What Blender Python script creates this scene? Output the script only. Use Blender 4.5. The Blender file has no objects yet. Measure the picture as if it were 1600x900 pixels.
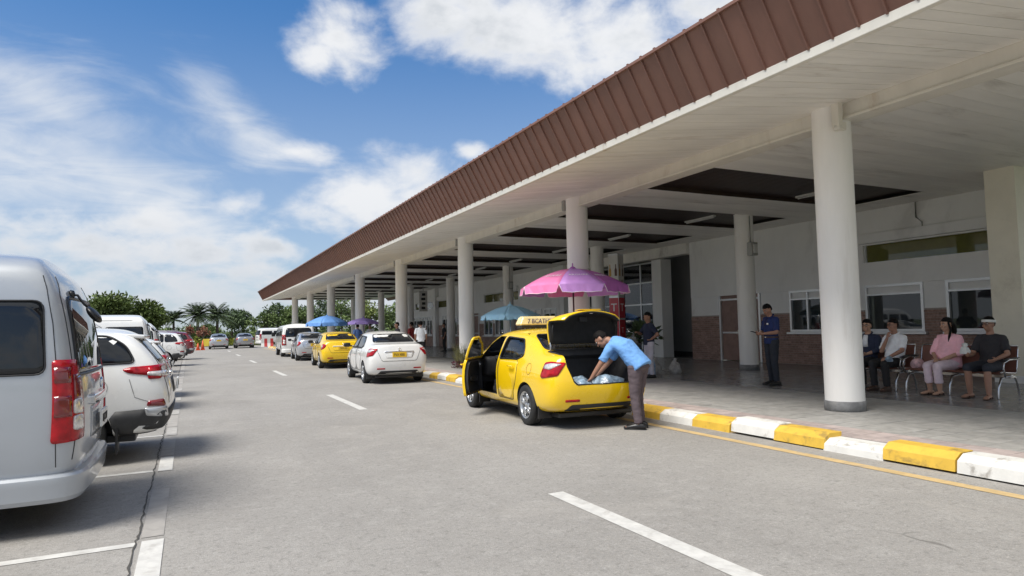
import bpy, bmesh, math, random
from mathutils import Vector, Matrix
from mathutils.bvhtree import BVHTree
from mathutils.geometry import delaunay_2d_cdt
random.seed(7)
PI = math.pi
SC = bpy.context.scene
COL = SC.collection

# ------------------------------------------------------------------ camera
YAW, PITCH, ROLL, FPX, CAMH = 0.458016, 0.0591920, -0.0213660, 1025.24, 1.52
fwd = Vector((math.sin(YAW)*math.cos(PITCH), math.cos(YAW)*math.cos(PITCH), math.sin(PITCH)))
rgt = Vector((math.cos(YAW), -math.sin(YAW), 0)); up = rgt.cross(fwd)
r2 = rgt*math.cos(ROLL)+up*math.sin(ROLL); u2 = -rgt*math.sin(ROLL)+up*math.cos(ROLL)
cam = bpy.data.cameras.new('camera'); camo = bpy.data.objects.new('camera', cam); COL.objects.link(camo)
camo.matrix_world = Matrix(((r2.x, u2.x, -fwd.x, 0), (r2.y, u2.y, -fwd.y, 0), (r2.z, u2.z, -fwd.z, CAMH), (0, 0, 0, 1)))
cam.sensor_width = 36; cam.lens = FPX/1600*36; cam.clip_start = 0.05; cam.clip_end = 3000
SC.camera = camo

# ------------------------------------------------------------------ light and sky
SUN = Vector((-0.60, -0.22, 1.0)).normalized()
EXPOSURE = 1.05
SC.view_settings.view_transform = 'Standard'; SC.view_settings.look = 'None'
SC.view_settings.exposure = EXPOSURE; SC.view_settings.gamma = 1
SC.cycles.max_bounces = 12; SC.cycles.diffuse_bounces = 9; SC.cycles.transparent_max_bounces = 12
sun = bpy.data.lights.new('sun', 'SUN'); sun.energy = 2.3; sun.angle = math.radians(28); sun.color = (1.0, 0.95, 0.87)
suno = bpy.data.objects.new('sun', sun); COL.objects.link(suno)
suno.rotation_euler = SUN.to_track_quat('Z', 'Y').to_euler()
W = bpy.data.worlds.new('World'); SC.world = W; W.use_nodes = True

class NT:
    """small helper that writes shader node graphs"""
    def __init__(s, tree): s.t = tree; s.n = tree.nodes; s.l = tree.links
    def new(s, typ, **kw):
        n = s.n.new(typ)
        for k, v in kw.items(): setattr(n, k, v)
        return n
    def put(s, sock, v):
        if isinstance(v, bpy.types.NodeSocket): s.l.new(v, sock)
        else: sock.default_value = v
    def m(s, op, a, b=0.0, c=0.0):
        n = s.new('ShaderNodeMath', operation=op)
        s.put(n.inputs[0], a); s.put(n.inputs[1], b); s.put(n.inputs[2], c); return n.outputs[0]
    def ss(s, x, lo, hi):
        n = s.new('ShaderNodeMapRange', interpolation_type='SMOOTHSTEP')
        s.put(n.inputs[0], x); n.inputs[1].default_value = lo; n.inputs[2].default_value = hi; return n.outputs[0]
    def mix(s, f, a, b, blend='MIX'):
        n = s.new('ShaderNodeMix', data_type='RGBA', blend_type=blend)
        s.put(n.inputs[0], f); s.put(n.inputs[6], a); s.put(n.inputs[7], b); return n.outputs[2]
    def noise(s, vec, scale, detail=6, rough=0.55, dist=0.0):
        n = s.new('ShaderNodeTexNoise'); n.inputs['Scale'].default_value = scale; n.inputs['Detail'].default_value = detail
        n.inputs['Roughness'].default_value = rough; n.inputs['Distortion'].default_value = dist
        if vec is not None: s.l.new(vec, n.inputs['Vector'])
        return n.outputs[0]

def build_world():
    N = NT(W.node_tree)
    bg = W.node_tree.nodes['Background']
    sky = N.new('ShaderNodeTexSky', sky_type='NISHITA'); sky.sun_disc = False
    sky.sun_elevation = math.asin(SUN.z); sky.sun_rotation = math.atan2(SUN.x, SUN.y)
    sky.air_density = 1.0; sky.dust_density = 0.6; sky.ozone_density = 2.0; sky.altitude = 0
    tc = N.new('ShaderNodeTexCoord'); d = tc.outputs['Generated']
    sp = N.new('ShaderNodeSeparateXYZ'); N.l.new(d, sp.inputs[0])
    x, y, z = sp.outputs
    az = N.m('ARCTAN2', x, y)
    el = N.m('ARCSINE', z)
    zz = N.m('ADD', N.m('MAXIMUM', z, 0.0), 0.16)
    pl = N.new('ShaderNodeCombineXYZ'); N.l.new(N.m('DIVIDE', x, zz), pl.inputs[0]); N.l.new(N.m('DIVIDE', y, zz), pl.inputs[1])
    pl = pl.outputs[0]
    ae = N.new('ShaderNodeCombineXYZ'); N.l.new(az, ae.inputs[0]); N.l.new(N.m('MULTIPLY', el, 1.7), ae.inputs[1]); ae = ae.outputs[0]
    puff = N.noise(ae, 6.5, 9, 0.56, 0.35)             # cumulus edges
    fine = N.noise(ae, 24.0, 6, 0.6, 0.2)
    # long wind-drawn wisps, stretched along one direction of the sky plane
    mp = N.new('ShaderNodeMapping'); mp.inputs['Rotation'].default_value = (0, 0, 0.55); mp.inputs['Scale'].default_value = (1.0, 1.5, 1); N.l.new(pl, mp.inputs[0])
    wisp = N.noise(mp.outputs[0], 1.9, 10, 0.60, 0.9)
    def blob(a0, e0, sa, se, rot=0.0):
        da = N.m('SUBTRACT', az, a0); de = N.m('SUBTRACT', el, e0); c, s_ = math.cos(rot), math.sin(rot)
        u = N.m('DIVIDE', N.m('ADD', N.m('MULTIPLY', da, c), N.m('MULTIPLY', de, s_)), sa)
        v = N.m('DIVIDE', N.m('SUBTRACT', N.m('MULTIPLY', de, c), N.m('MULTIPLY', da, s_)), se)
        r = N.m('SQRT', N.m('ADD', N.m('MULTIPLY', u, u), N.m('MULTIPLY', v, v)))
        return N.m('SUBTRACT', 1.0, N.m('MINIMUM', r, 1.6))
    def px(X, Y):
        v = r2*((X-800)/FPX)+u2*((450-Y)/FPX)+fwd; v.normalize()
        return math.atan2(v.x, v.y), math.asin(v.z)
    CUM = [(530, 55, .085, .060, .1), (500, 85, .055, .03, .5), (790, 30, .20, .085, -.10), (980, 55, .17, .10, 0), (690, 20, .11, .06, -.2), (1130, 30, .2, .12, 0),
           (585, 315, .12, .052, .05), (660, 300, .12, .06, 0), (500, 350, .09, .04, 0), (735, 235, .035, .02, 0), (465, 238, .06, .02, -.1), (375, 318, .05, .022, .1),
           (225, 350, .09, .03, .1), (40, 355, .13, .03, 0), (120, 385, .2, .035, 0), (300, 395, .2, .035, 0), (420, 385, .1, .03, 0)]
    WIS = [(90, 175, .17, .06, -.42), (170, 270, .26, .075, -.62), (370, 190, .10, .035, -.85), (400, 215, .09, .03, -.3), (20, 250, .16, .08, -.3), (280, 330, .16, .05, -.5)]
    cb = None
    for X, Y, sa, se, rt in CUM:
        a0, e0 = px(X, Y); b = blob(a0, e0, sa*1.15, se*1.25, rt); cb = b if cb is None else N.m('MAXIMUM', cb, b)
    # unseen rest of the sky: cumulus cover thickened to add ambient light
    far = N.ss(N.m('ABSOLUTE', N.m('SUBTRACT', az, 0.30)), 0.75, 1.05)
    rest = N.m('MULTIPLY', N.m('SUBTRACT', N.noise(pl, 0.9, 4, .5), 0.37), 5.0)
    cb = N.m('MAXIMUM', cb, N.m('SUBTRACT', N.m('MULTIPLY', rest, far), N.m('SUBTRACT', 1.0, far)))
    low = N.m('SUBTRACT', 0.80, N.m('MULTIPLY', N.m('ABSOLUTE', N.m('SUBTRACT', el, 0.045)), 5.0))   # the bank along the horizon
    cb = N.m('MAXIMUM', cb, low)
    dens = N.m('ADD', N.m('MULTIPLY', cb, 0.62), N.m('ADD', N.m('MULTIPLY', N.m('SUBTRACT', puff, 0.5), 1.25), N.m('MULTIPLY', N.m('SUBTRACT', fine, 0.5), 0.30)))
    bil = N.noise(ae, 15.0, 8, 0.55, 0.3); lowb = N.ss(el, 0.24, 0.10)
    dens = N.m('ADD', dens, N.m('MULTIPLY', N.m('MULTIPLY', N.m('SUBTRACT', bil, 0.52), 1.1), lowb))
    cum = N.ss(dens, 0.04, 0.54)
    wb = None
    for X, Y, sa, se, rt in WIS:
        a0, e0 = px(X, Y); b = blob(a0, e0, sa*1.2, se*1.3, rt); wb = b if wb is None else N.m('MAXIMUM', wb, b)
    wd = N.m('ADD', N.m('MULTIPLY', wb, 0.55), N.m('ADD', N.m('MULTIPLY', N.m('SUBTRACT', wisp, 0.5), 1.25), N.m('MULTIPLY', N.m('SUBTRACT', puff, 0.5), 0.75)))
    wm = N.m('MULTIPLY', N.ss(wd, -0.10, 0.80), 0.84)
    # clouds: white tops, grey-blue bellies where they are thick
    belly = N.m('MULTIPLY', N.ss(N.m('ADD', N.m('MULTIPLY', N.noise(ae, 4.2, 5, .55), .55), N.m('MULTIPLY', N.noise(ae, 11.0, 5, .55), .45)), 0.42, 0.62), N.ss(dens, 0.30, 0.70))
    cw = N.mix(belly, (7.6, 7.75, 8.0, 1), (5.1, 5.45, 5.9, 1))
    lowgrey = N.m('MULTIPLY', N.ss(el, 0.22, 0.02), 0.62)
    cw = N.mix(lowgrey, cw, (4.9, 5.35, 5.95, 1))
    skyc = N.mix(1.0, sky.outputs[0], (0.50, 0.96, 1.32, 1), 'MULTIPLY')
    skyc = N.mix(N.ss(el, 0.52, 0.02), skyc, N.mix(1.0, sky.outputs[0], (0.70, 0.86, 1.05, 1), 'MULTIPLY'))
    skyc = N.mix(N.m('MULTIPLY', N.ss(el, 0.50, 0.02), 0.45), skyc, (5.3, 6.0, 6.9, 1))
    c1 = N.mix(wm, skyc, (7.0, 7.3, 7.7, 1))
    c2 = N.mix(cum, c1, cw)
    N.l.new(c2, bg.inputs[0]); bg.inputs[1].default_value = 0.055
build_world()

# ------------------------------------------------------------------ helpers
def link(o, parent=None):
    COL.objects.link(o)
    if parent is not None: o.parent = parent
    return o
def tag(o, label=None, cat=None, group=None, kind=None):
    if label: o['label'] = label
    if cat: o['category'] = cat
    if group: o['group'] = group
    if kind: o['kind'] = kind
    return o
def thing(name, label, cat, loc=(0, 0, 0), rz=0.0, group=None):
    o = bpy.data.objects.new(name, None); o.empty_display_size = 0.2; o.location = loc; o.rotation_euler = (0, 0, rz)
    COL.objects.link(o); return tag(o, label, cat, group)
def mesh_obj(name, me, mats, parent=None, smooth=False, kind=None):
    if mats is not None:
        for m_ in (mats if isinstance(mats, (list, tuple)) else [mats]): me.materials.append(m_)
    if smooth: me.polygons.foreach_set('use_smooth', [True]*len(me.polygons))
    o = bpy.data.objects.new(name, me); link(o, parent)
    if kind: o['kind'] = kind
    return o
def bm_obj(name, bm, mats, parent=None, smooth=False, kind=None, sharp=None):
    if sharp is not None:
        bm.normal_update()
        for e in bm.edges:
            if len(e.link_faces) == 2 and e.calc_face_angle(0) > sharp: e.smooth = False
    me = bpy.data.meshes.new(name); bm.to_mesh(me); bm.free()
    return mesh_obj(name, me, mats, parent, smooth, kind)
def copy_tree(o, parent=None):
    c = o.copy(); COL.objects.link(c)
    if parent is not None: c.parent = parent; c.matrix_parent_inverse = o.matrix_parent_inverse.copy()
    for ch in list(o.children): copy_tree(ch, c)
    return c
def box(bm, x0, x1, y0, y1, z0, z1, mi=0, M=None):
    vs = [bm.verts.new(v) for v in ((x0, y0, z0), (x1, y0, z0), (x1, y1, z0), (x0, y1, z0), (x0, y0, z1), (x1, y0, z1), (x1, y1, z1), (x0, y1, z1))]
    if M is not None:
        for v in vs: v.co = M @ v.co
    for q in ((3, 2, 1, 0), (4, 5, 6, 7), (0, 1, 5, 4), (1, 2, 6, 5), (2, 3, 7, 6), (3, 0, 4, 7)):
        f = bm.faces.new([vs[k] for k in q]); f.material_index = mi
    return vs
def bbox(bm, x0, x1, y0, y1, z0, z1, b=0.01, mi=0, seg=2, M=None):
    t = bmesh.new(); box(t, x0, x1, y0, y1, z0, z1)
    bmesh.ops.bevel(t, geom=t.edges[:], offset=b, segments=seg, profile=0.6, affect='EDGES')
    merge(bm, t, mi, M)
def merge(bm, t, mi=None, M=None):
    vm = {}
    for v in t.verts: vm[v] = bm.verts.new(M @ v.co if M is not None else v.co)
    for f in t.faces:
        try:
            g = bm.faces.new([vm[v] for v in f.verts]); g.material_index = f.material_index if mi is None else mi; g.smooth = f.smooth
        except ValueError: pass
    t.free()
def frame_of(d, side=None):
    d = d.normalized()
    s = side if side is not None else (Vector((0, 0, 1)) if abs(d.z) < 0.9 else Vector((0, 1, 0)))
    a = s - d*s.dot(d)
    if a.length < 1e-5: a = d.orthogonal()
    a.normalize(); return a, d.cross(a)
def tube(bm, pts, rad, n=8, mi=0, side=None, caps=True, round_caps=False, smooth=True):
    """loft along pts; rad: number, list of numbers or list of (r_side, r_other)"""
    pts = [Vector(p) for p in pts]; k = len(pts)
    if not isinstance(rad, (list, tuple)): rad = [rad]*k
    rad = [(r, r) if not isinstance(r, (tuple, list)) else r for r in rad]
    if round_caps:
        P, R = [], []
        d0 = (pts[1]-pts[0]).normalized(); d1 = (pts[-1]-pts[-2]).normalized()
        for f, s in ((1.0, .15), (.8, .6), (.42, .9)): P.append(pts[0]-d0*min(rad[0])*f); R.append((rad[0][0]*s, rad[0][1]*s))
        P += pts; R += list(rad)
        for f, s in ((.42, .9), (.8, .6), (1.0, .15)): P.append(pts[-1]+d1*min(rad[-1])*f); R.append((rad[-1][0]*s, rad[-1][1]*s))
        pts, rad, k = P, R, len(P)
    rings = []
    for i in range(k):
        d = (pts[min(i+1, k-1)]-pts[max(i-1, 0)])
        if d.length < 1e-9: d = Vector((0, 0, 1))
        a, b = frame_of(d, side)
        rings.append([bm.verts.new(pts[i]+a*math.cos(2*PI*j/n)*rad[i][0]+b*math.sin(2*PI*j/n)*rad[i][1]) for j in range(n)])
    for i in range(k-1):
        for j in range(n):
            f = bm.faces.new((rings[i][j], rings[i][(j+1) % n], rings[i+1][(j+1) % n], rings[i+1][j])); f.material_index = mi; f.smooth = smooth
    if caps:
        f = bm.faces.new(rings[0][::-1]); f.material_index = mi; f = bm.faces.new(rings[-1]); f.material_index = mi
    return rings
def lathe(bm, prof, n=24, mi=0, M=None, close=False):
    """prof: (r, z) list, revolved about z"""
    rings = []
    for r, z in prof:
        rg = []
        for j in range(n):
            v = Vector((r*math.cos(2*PI*j/n), r*math.sin(2*PI*j/n), z))
            rg.append(bm.verts.new(M @ v if M is not None else v))
        rings.append(rg)
    pr = list(zip(rings, rings[1:]))
    if close: pr.append((rings[-1], rings[0]))
    for a, b in pr:
        for j in range(n):
            f = bm.faces.new((a[j], a[(j+1) % n], b[(j+1) % n], b[j])); f.material_index = mi; f.smooth = True
def prism(bm, poly, axis, a0, a1, mi=0):
    """extrude a 2D polygon along 'x','y' or 'z'"""
    def P(p, t): return {'x': (t, p[0], p[1]), 'y': (p[0], t, p[1]), 'z': (p[0], p[1], t)}[axis]
    A = [bm.verts.new(P(p, a0)) for p in poly]; B = [bm.verts.new(P(p, a1)) for p in poly]
    fs = [bm.faces.new(A), bm.faces.new(B[::-1])]
    for i in range(len(poly)):
        j = (i+1) % len(poly); fs.append(bm.faces.new((A[j], A[i], B[i], B[j])))
    for f in fs: f.material_index = mi
    return fs
def fix_normals(bm): bmesh.ops.recalc_face_normals(bm, faces=bm.faces[:])
def text_mesh(body, size, depth=0.002, font=None):
    cu = bpy.data.curves.new('lettering', 'FONT'); cu.body = body; cu.size = size; cu.extrude = depth; cu.align_x = 'CENTER'; cu.align_y = 'CENTER'; cu.resolution_u = 2
    o = bpy.data.objects.new('lettering', cu); COL.objects.link(o)
    dg = bpy.context.evaluated_depsgraph_get(); me = bpy.data.meshes.new_from_object(o.evaluated_get(dg))
    bpy.data.objects.remove(o); bpy.data.curves.remove(cu); return me
def lettering(body, size, mat, parent, M, name='lettering', squash=1.0, depth=0.002):
    me = text_mesh(body, size, depth); me.transform(Matrix.Diagonal((squash, 1, 1, 1))); me.transform(M); me.materials.clear()
    return mesh_obj(name, me, mat, parent)

# ------------------------------------------------------------------ materials
MATS = {}
def mat(name, col, rough=0.6, metal=0.0, var=0.08, scale=6.0, bump=0.0, bscale=60.0, coat=0.0, spec=0.5, detail=6, dirt=None, stretch=None, alpha=None, emit=None, rand=0.0):
    """procedural material: base colour broken up by noise, optional stains, bump and per-object tone"""
    m = bpy.data.materials.new(name); m.use_nodes = True; N = NT(m.node_tree); b = m.node_tree.nodes['Principled BSDF']
    tc = N.new('ShaderNodeTexCoord'); v = tc.outputs['Object']
    if stretch:
        mp = N.new('ShaderNodeMapping'); mp.inputs['Scale'].default_value = stretch; N.l.new(v, mp.inputs[0]); v = mp.outputs[0]
    if rand:
        oi0 = N.new('ShaderNodeObjectInfo'); ad = N.new('ShaderNodeVectorMath', operation='ADD'); cx = N.new('ShaderNodeCombineXYZ')
        for i, k_ in enumerate((37.0, 91.0, 53.0)): N.l.new(N.m('MULTIPLY', oi0.outputs['Random'], k_), cx.inputs[i])
        N.l.new(v, ad.inputs[0]); N.l.new(cx.outputs[0], ad.inputs[1]); v = ad.outputs[0]
    c = (col[0], col[1], col[2], 1)
    n = N.noise(v, scale, detail, 0.6)
    lo = tuple(max(0, k*(1-var)) for k in col)+(1,); hi = tuple(min(1, k*(1+var)) for k in col)+(1,)
    out = N.mix(N.ss(n, .3, .7), lo, hi)
    if dirt:   # (colour, scale, threshold, amount)
        dn = N.noise(v, dirt[1], 8, 0.65, 0.4)
        out = N.mix(N.m('MULTIPLY', N.ss(dn, dirt[2], dirt[2]+0.16), dirt[3]), out, tuple(dirt[0])+(1,))
    if rand:
        oi = N.new('ShaderNodeObjectInfo'); geo = N.new('ShaderNodeNewGeometry')
        rr = N.m('FRACT', N.m('ADD', oi.outputs['Random'], geo.outputs['Random Per Island']))
        k = N.m('ADD', 1.0-rand, N.m('MULTIPLY', rr, 2*rand))
        cc = N.new('ShaderNodeCombineColor'); [N.l.new(k, cc.inputs[i]) for i in range(3)]
        out = N.mix(1.0, out, cc.outputs[0], 'MULTIPLY')
    N.l.new(out, b.inputs['Base Color'])
    rv = N.m('ADD', rough-0.04, N.m('MULTIPLY', n, 0.08)); N.l.new(rv, b.inputs['Roughness'])
    b.inputs['Metallic'].default_value = metal; b.inputs['Specular IOR Level'].default_value = spec
    if coat: b.inputs['Coat Weight'].default_value = coat; b.inputs['Coat Roughness'].default_value = 0.04
    if bump:
        bn = N.new('ShaderNodeBump'); bn.inputs['Strength'].default_value = bump; bn.inputs['Distance'].default_value = 0.01
        N.l.new(N.noise(v, bscale, 4, .6), bn.inputs['Height']); N.l.new(bn.outputs[0], b.inputs['Normal'])
    if alpha is not None: b.inputs['Alpha'].default_value = alpha
    if emit: b.inputs['Emission Color'].default_value = tuple(emit[:3])+(1,); b.inputs['Emission Strength'].default_value = emit[3]
    MATS[name] = m; return m
def glass_mat(name, tint=(0.02, 0.025, 0.03), opacity=0.85):
    """window glass: sharp reflection over a partly see-through tinted pane"""
    m = bpy.data.materials.new(name); m.use_nodes = True; N = NT(m.node_tree); n = m.node_tree.nodes
    n.remove(n['Principled BSDF']); out = n['Material Output']
    tr = N.new('ShaderNodeBsdfTransparent'); df = N.new('ShaderNodeBsdfDiffuse'); gl = N.new('ShaderNodeBsdfGlossy')
    tcn = N.new('ShaderNodeTexCoord'); nz = N.noise(tcn.outputs['Object'], 3.0, 3)
    cc = N.mix(nz, tuple(k*0.7 for k in tint)+(1,), tuple(k*1.3 for k in tint)+(1,)); N.l.new(cc, df.inputs[0])
    k = 1-opacity*0.6; tr.inputs[0].default_value = (k*.93, k, k*.98, 1); gl.inputs['Roughness'].default_value = 0.02; gl.inputs[0].default_value = (.95, .97, 1, 1)
    a = N.new('ShaderNodeMixShader'); a.inputs[0].default_value = opacity; N.l.new(tr.outputs[0], a.inputs[1]); N.l.new(df.outputs[0], a.inputs[2])
    fr = N.new('ShaderNodeFresnel'); fr.inputs[0].default_value = 1.52
    b = N.new('ShaderNodeMixShader'); N.l.new(fr.outputs[0], b.inputs[0]); N.l.new(a.outputs[0], b.inputs[1]); N.l.new(gl.outputs[0], b.inputs[2])
    N.l.new(b.outputs[0], out.inputs[0]); MATS[name] = m; return m

M = MATS
mat('roof_brown', (0.185, 0.092, 0.068), 0.55, 0.0, 0.10, 2.0, dirt=((0.20, 0.11, 0.08), 1.2, .5, .35), stretch=(1, 1, .25), rand=.07)
mat('soffit_white', (0.81, 0.79, 0.745), 0.55, 0, 0.06, 1.5, dirt=((0.40, 0.33, 0.25), 0.9, .56, .45), stretch=(.5, 3, 1), rand=.035)
mat('ceiling_white', (0.80, 0.78, 0.735), 0.42, 0, 0.06, 1.2, dirt=((0.30, 0.27, 0.23), 0.7, .55, .5), stretch=(.5, 2, 1), rand=.035)
mat('trim_white', (0.70, 0.67, 0.60), 0.5, 0, 0.05, 3, dirt=((0.36, 0.24, 0.14), 1.6, .57, .5), stretch=(1, 1, .3))
mat('dark_slat', (0.030, 0.017, 0.013), 0.45, 0, 0.2, 3, rand=.25)
mat('column_paint', (0.82, 0.80, 0.765), 0.6, 0, 0.04, 1.5, bump=.06, bscale=40, dirt=((0.56, 0.52, 0.46), 1.4, .55, .3), stretch=(1.6, 1.6, .3), rand=.015)
mat('base_grey', (0.20, 0.20, 0.20), 0.6, 0, 0.25, 9, dirt=((0.34, 0.33, 0.31), 6, .55, .5))
mat('pillar_cream', (0.78, 0.74, 0.62), 0.6, 0, 0.04, 1.5, dirt=((0.45, 0.40, 0.31), 1.0, .58, .4))
mat('wall_white', (0.82, 0.82, 0.81), 0.65, 0, 0.04, 1.0, bump=.04, bscale=30, dirt=((0.44, 0.43, 0.42), 0.6, .55, .4), stretch=(1, 1, .5))
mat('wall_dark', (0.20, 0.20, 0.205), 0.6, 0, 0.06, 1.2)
mat('mortar', (0.36, 0.31, 0.28), 0.85, 0, 0.15, 20)
mat('brick', (0.31, 0.20, 0.165), 0.8, 0, 0.22, 18, bump=.3, bscale=70, rand=.22, dirt=((0.42, 0.33, 0.28), 2.2, .62, .5))
mat('aluminium', (0.62, 0.63, 0.64), 0.35, 0.6, 0.05, 5)
mat('door_brown', (0.24, 0.15, 0.125), 0.5, 0, 0.15, 4)
mat('lamp_white', (0.55, 0.55, 0.53), 0.4)
mat('box_metal', (0.34, 0.34, 0.32), 0.45, 0.3)
mat('kerb_yellow', (0.66, 0.42, 0.055), 0.6, 0, 0.08, 5, bump=.15, bscale=60, dirt=((0.15, 0.11, 0.055), 4.5, .53, .6), rand=.06)
mat('kerb_white', (0.68, 0.67, 0.635), 0.6, 0, 0.06, 5, bump=.15, bscale=60, dirt=((0.16, 0.13, 0.10), 4.5, .54, .6), rand=.05)
mat('paint_white', (0.56, 0.55, 0.52), 0.7, 0, 0.10, 8, bump=.1, bscale=120, dirt=((0.36, 0.34, 0.31), 5, .53, .6))
mat('paint_worn', (0.39, 0.375, 0.35), 0.75, 0, 0.10, 8, dirt=((0.31, 0.295, 0.275), 5, .48, .9))
mat('paint_yellow', (0.54, 0.39, 0.19), 0.7, 0, 0.12, 6, dirt=((0.33, 0.28, 0.22), 3.5, .52, .7))
mat('tile_red', (0.40, 0.335, 0.315), 0.65, 0, 0.12, 6, bump=.1, bscale=50, rand=.12, dirt=((0.24, 0.2, 0.18), 2, .55, .5))
mat('tile_grey', (0.355, 0.345, 0.325), 0.55, 0, 0.14, 7, bump=.08, bscale=50, rand=.08, dirt=((0.25, 0.24, 0.225), 3.0, .48, .55))
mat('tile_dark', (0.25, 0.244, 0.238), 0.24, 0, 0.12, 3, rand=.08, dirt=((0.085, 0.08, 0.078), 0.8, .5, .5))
mat('slab_joint', (0.16, 0.155, 0.15), 0.8)
mat('concrete', (0.28, 0.27, 0.26), 0.8, 0, .1, 4)
mat('crack_dark', (0.07, 0.066, 0.06), 0.9)
mat('black_plastic', (0.018, 0.018, 0.02), 0.5, 0, .2, 10)
mat('bright_steel', (0.55, 0.55, 0.56), 0.22, 0.9, .05, 5)
glass_mat('window_glass', (0.035, 0.04, 0.042), 0.72)
glass_mat('clerestory_glass', (0.13, 0.13, 0.035), 0.97)
glass_mat('lobby_glass', (0.015, 0.018, 0.02), 0.45)

def road_material():
    m = bpy.data.materials.new('asphalt'); m.use_nodes = True; N = NT(m.node_tree); b = m.node_tree.nodes['Principled BSDF']
    tc = N.new('ShaderNodeTexCoord'); v = tc.outputs['Object']
    mp = N.new('ShaderNodeMapping'); mp.inputs['Scale'].default_value = (1.6, .22, 1); N.l.new(v, mp.inputs[0])
    big = N.noise(v, 0.35, 6, .6); lanes = N.noise(mp.outputs[0], 0.9, 5, .55)
    mid = N.noise(v, 5.0, 7, .65); agg = N.noise(v, 95.0, 3, .7)
    vo = N.new('ShaderNodeTexVoronoi'); vo.inputs['Scale'].default_value = 130; N.l.new(v, vo.inputs['Vector'])
    c = N.mix(N.ss(big, .3, .7), (0.275, 0.262, 0.243, 1), (0.335, 0.320, 0.298, 1))
    c = N.mix(N.m('MULTIPLY', N.ss(lanes, .45, .75), .45), c, (0.25, 0.237, 0.22, 1))
    c = N.mix(N.m('MULTIPLY', N.ss(mid, .48, .72), .40), c, (0.41, 0.395, 0.37, 1))
    gr1 = N.noise(v, 17.0, 5, .7); gr2 = N.noise(v, 42.0, 3, .7)
    c = N.mix(N.m('MULTIPLY', N.ss(gr1, .50, .68), .55), c, (0.17, 0.162, 0.15, 1)); c = N.mix(N.m('MULTIPLY', N.ss(gr2, .54, .72), .45), c, (0.50, 0.48, 0.45, 1)); c = N.mix(N.m('MULTIPLY', N.ss(gr2, .46, .30), .45), c, (0.14, 0.134, 0.125, 1))
    c = N.mix(N.m('MULTIPLY', N.ss(agg, .52, .68), .55), c, (0.135, 0.128, 0.12, 1))
    c = N.mix(N.m('MULTIPLY', N.ss(vo.outputs[0], .25, .05), .45), c, (0.42, 0.40, 0.37, 1))
    ve = N.new('ShaderNodeTexVoronoi', feature='DISTANCE_TO_EDGE'); ve.inputs['Scale'].default_value = 0.17
    wv = N.new('ShaderNodeVectorMath', operation='ADD'); nn = N.new('ShaderNodeTexNoise'); nn.inputs['Scale'].default_value = 1.3; N.l.new(v, nn.inputs['Vector'])
    sc = N.new('ShaderNodeVectorMath', operation='SCALE'); sc.inputs['Scale'].default_value = 1.1; N.l.new(nn.outputs['Color'], sc.inputs[0])
    N.l.new(v, wv.inputs[0]); N.l.new(sc.outputs[0], wv.inputs[1]); N.l.new(wv.outputs[0], ve.inputs['Vector'])
    crack = N.m('MULTIPLY', N.ss(ve.outputs['Distance'], 0.0035, 0.0008), N.ss(N.noise(v, .5, 3), .60, .70))
    c = N.mix(N.m('MULTIPLY', crack, .5), c, (0.06, 0.056, 0.05, 1))
    spots = N.noise(v, 1.7, 4, .7)
    pat = N.noise(v, .75, 5, .62, .8); c = N.mix(N.m('MULTIPLY', N.ss(pat, .56, .66), .12), c, (0.185, 0.176, 0.163, 1)); c = N.mix(N.m('MULTIPLY', N.ss(pat, .42, .33), .16), c, (0.42, 0.395, 0.36, 1))
    c = N.mix(N.m('MULTIPLY', N.ss(spots, .66, .74), .5), c, (0.12, 0.115, 0.108, 1))
    N.l.new(c, b.inputs['Base Color']); b.inputs['Roughness'].default_value = 0.85; b.inputs['Specular IOR Level'].default_value = .3
    bn = N.new('ShaderNodeBump'); bn.inputs['Strength'].default_value = .55; bn.inputs['Distance'].default_value = .006
    N.l.new(N.m('ADD', N.m('MULTIPLY', agg, .6), N.m('MULTIPLY', vo.outputs[0], .5)), bn.inputs['Height']); N.l.new(bn.outputs[0], b.inputs['Normal'])
    MATS['asphalt'] = m
road_material()
mat('grass_ground', (0.075, 0.105, 0.035), 0.9, 0, .3, 1.5, bump=.4, bscale=20, dirt=((0.16, 0.13, 0.08), .3, .55, .5))
# ------------------------------------------------------------------ ground, road, kerb, pavement
def sheet(name, x0, x1, y0, y1, z, m, nx=1, ny=1):
    bm = bmesh.new(); vs = [bm.verts.new(p) for p in ((x0, y0, z), (x1, y0, z), (x1, y1, z), (x0, y1, z))]; bm.faces.new(vs)
    return tag(bm_obj(name, bm, m), kind='structure')
sheet('ground', -900, 900, -300, 1500, -0.02, M['grass_ground'])
sheet('road', -26, 7.2, -30, 76, 0.0, M['asphalt'])
sheet('cross_road', -60, 60, 76, 84, -0.004, M['asphalt'])
mat('paint_faint', (0.345, 0.325, 0.30), 0.8, 0, 0.08, 8, dirt=((0.29, 0.275, 0.255), 5, .46, .9))
def strip(name, pts, m, z=0.004):
    bm = bmesh.new(); bm.faces.new([bm.verts.new((p[0], p[1], z)) for p in pts])
    return tag(bm_obj(name, bm, m), kind='structure')
for k in range(-2, 8):
    y = 5.44+k*10.85*0.985 if k else 5.3
    y0 = {0: 1.9, 1: 12.63, 2: 24.0, 3: 35.2}.get(k, 35.2+(k-3)*11.4); y1 = y0+3.4
    if k >= 0: strip('lane_marking', [(2.93, y0), (3.09, y0), (3.09, y1), (2.93, y1)], M['paint_white'])
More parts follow.
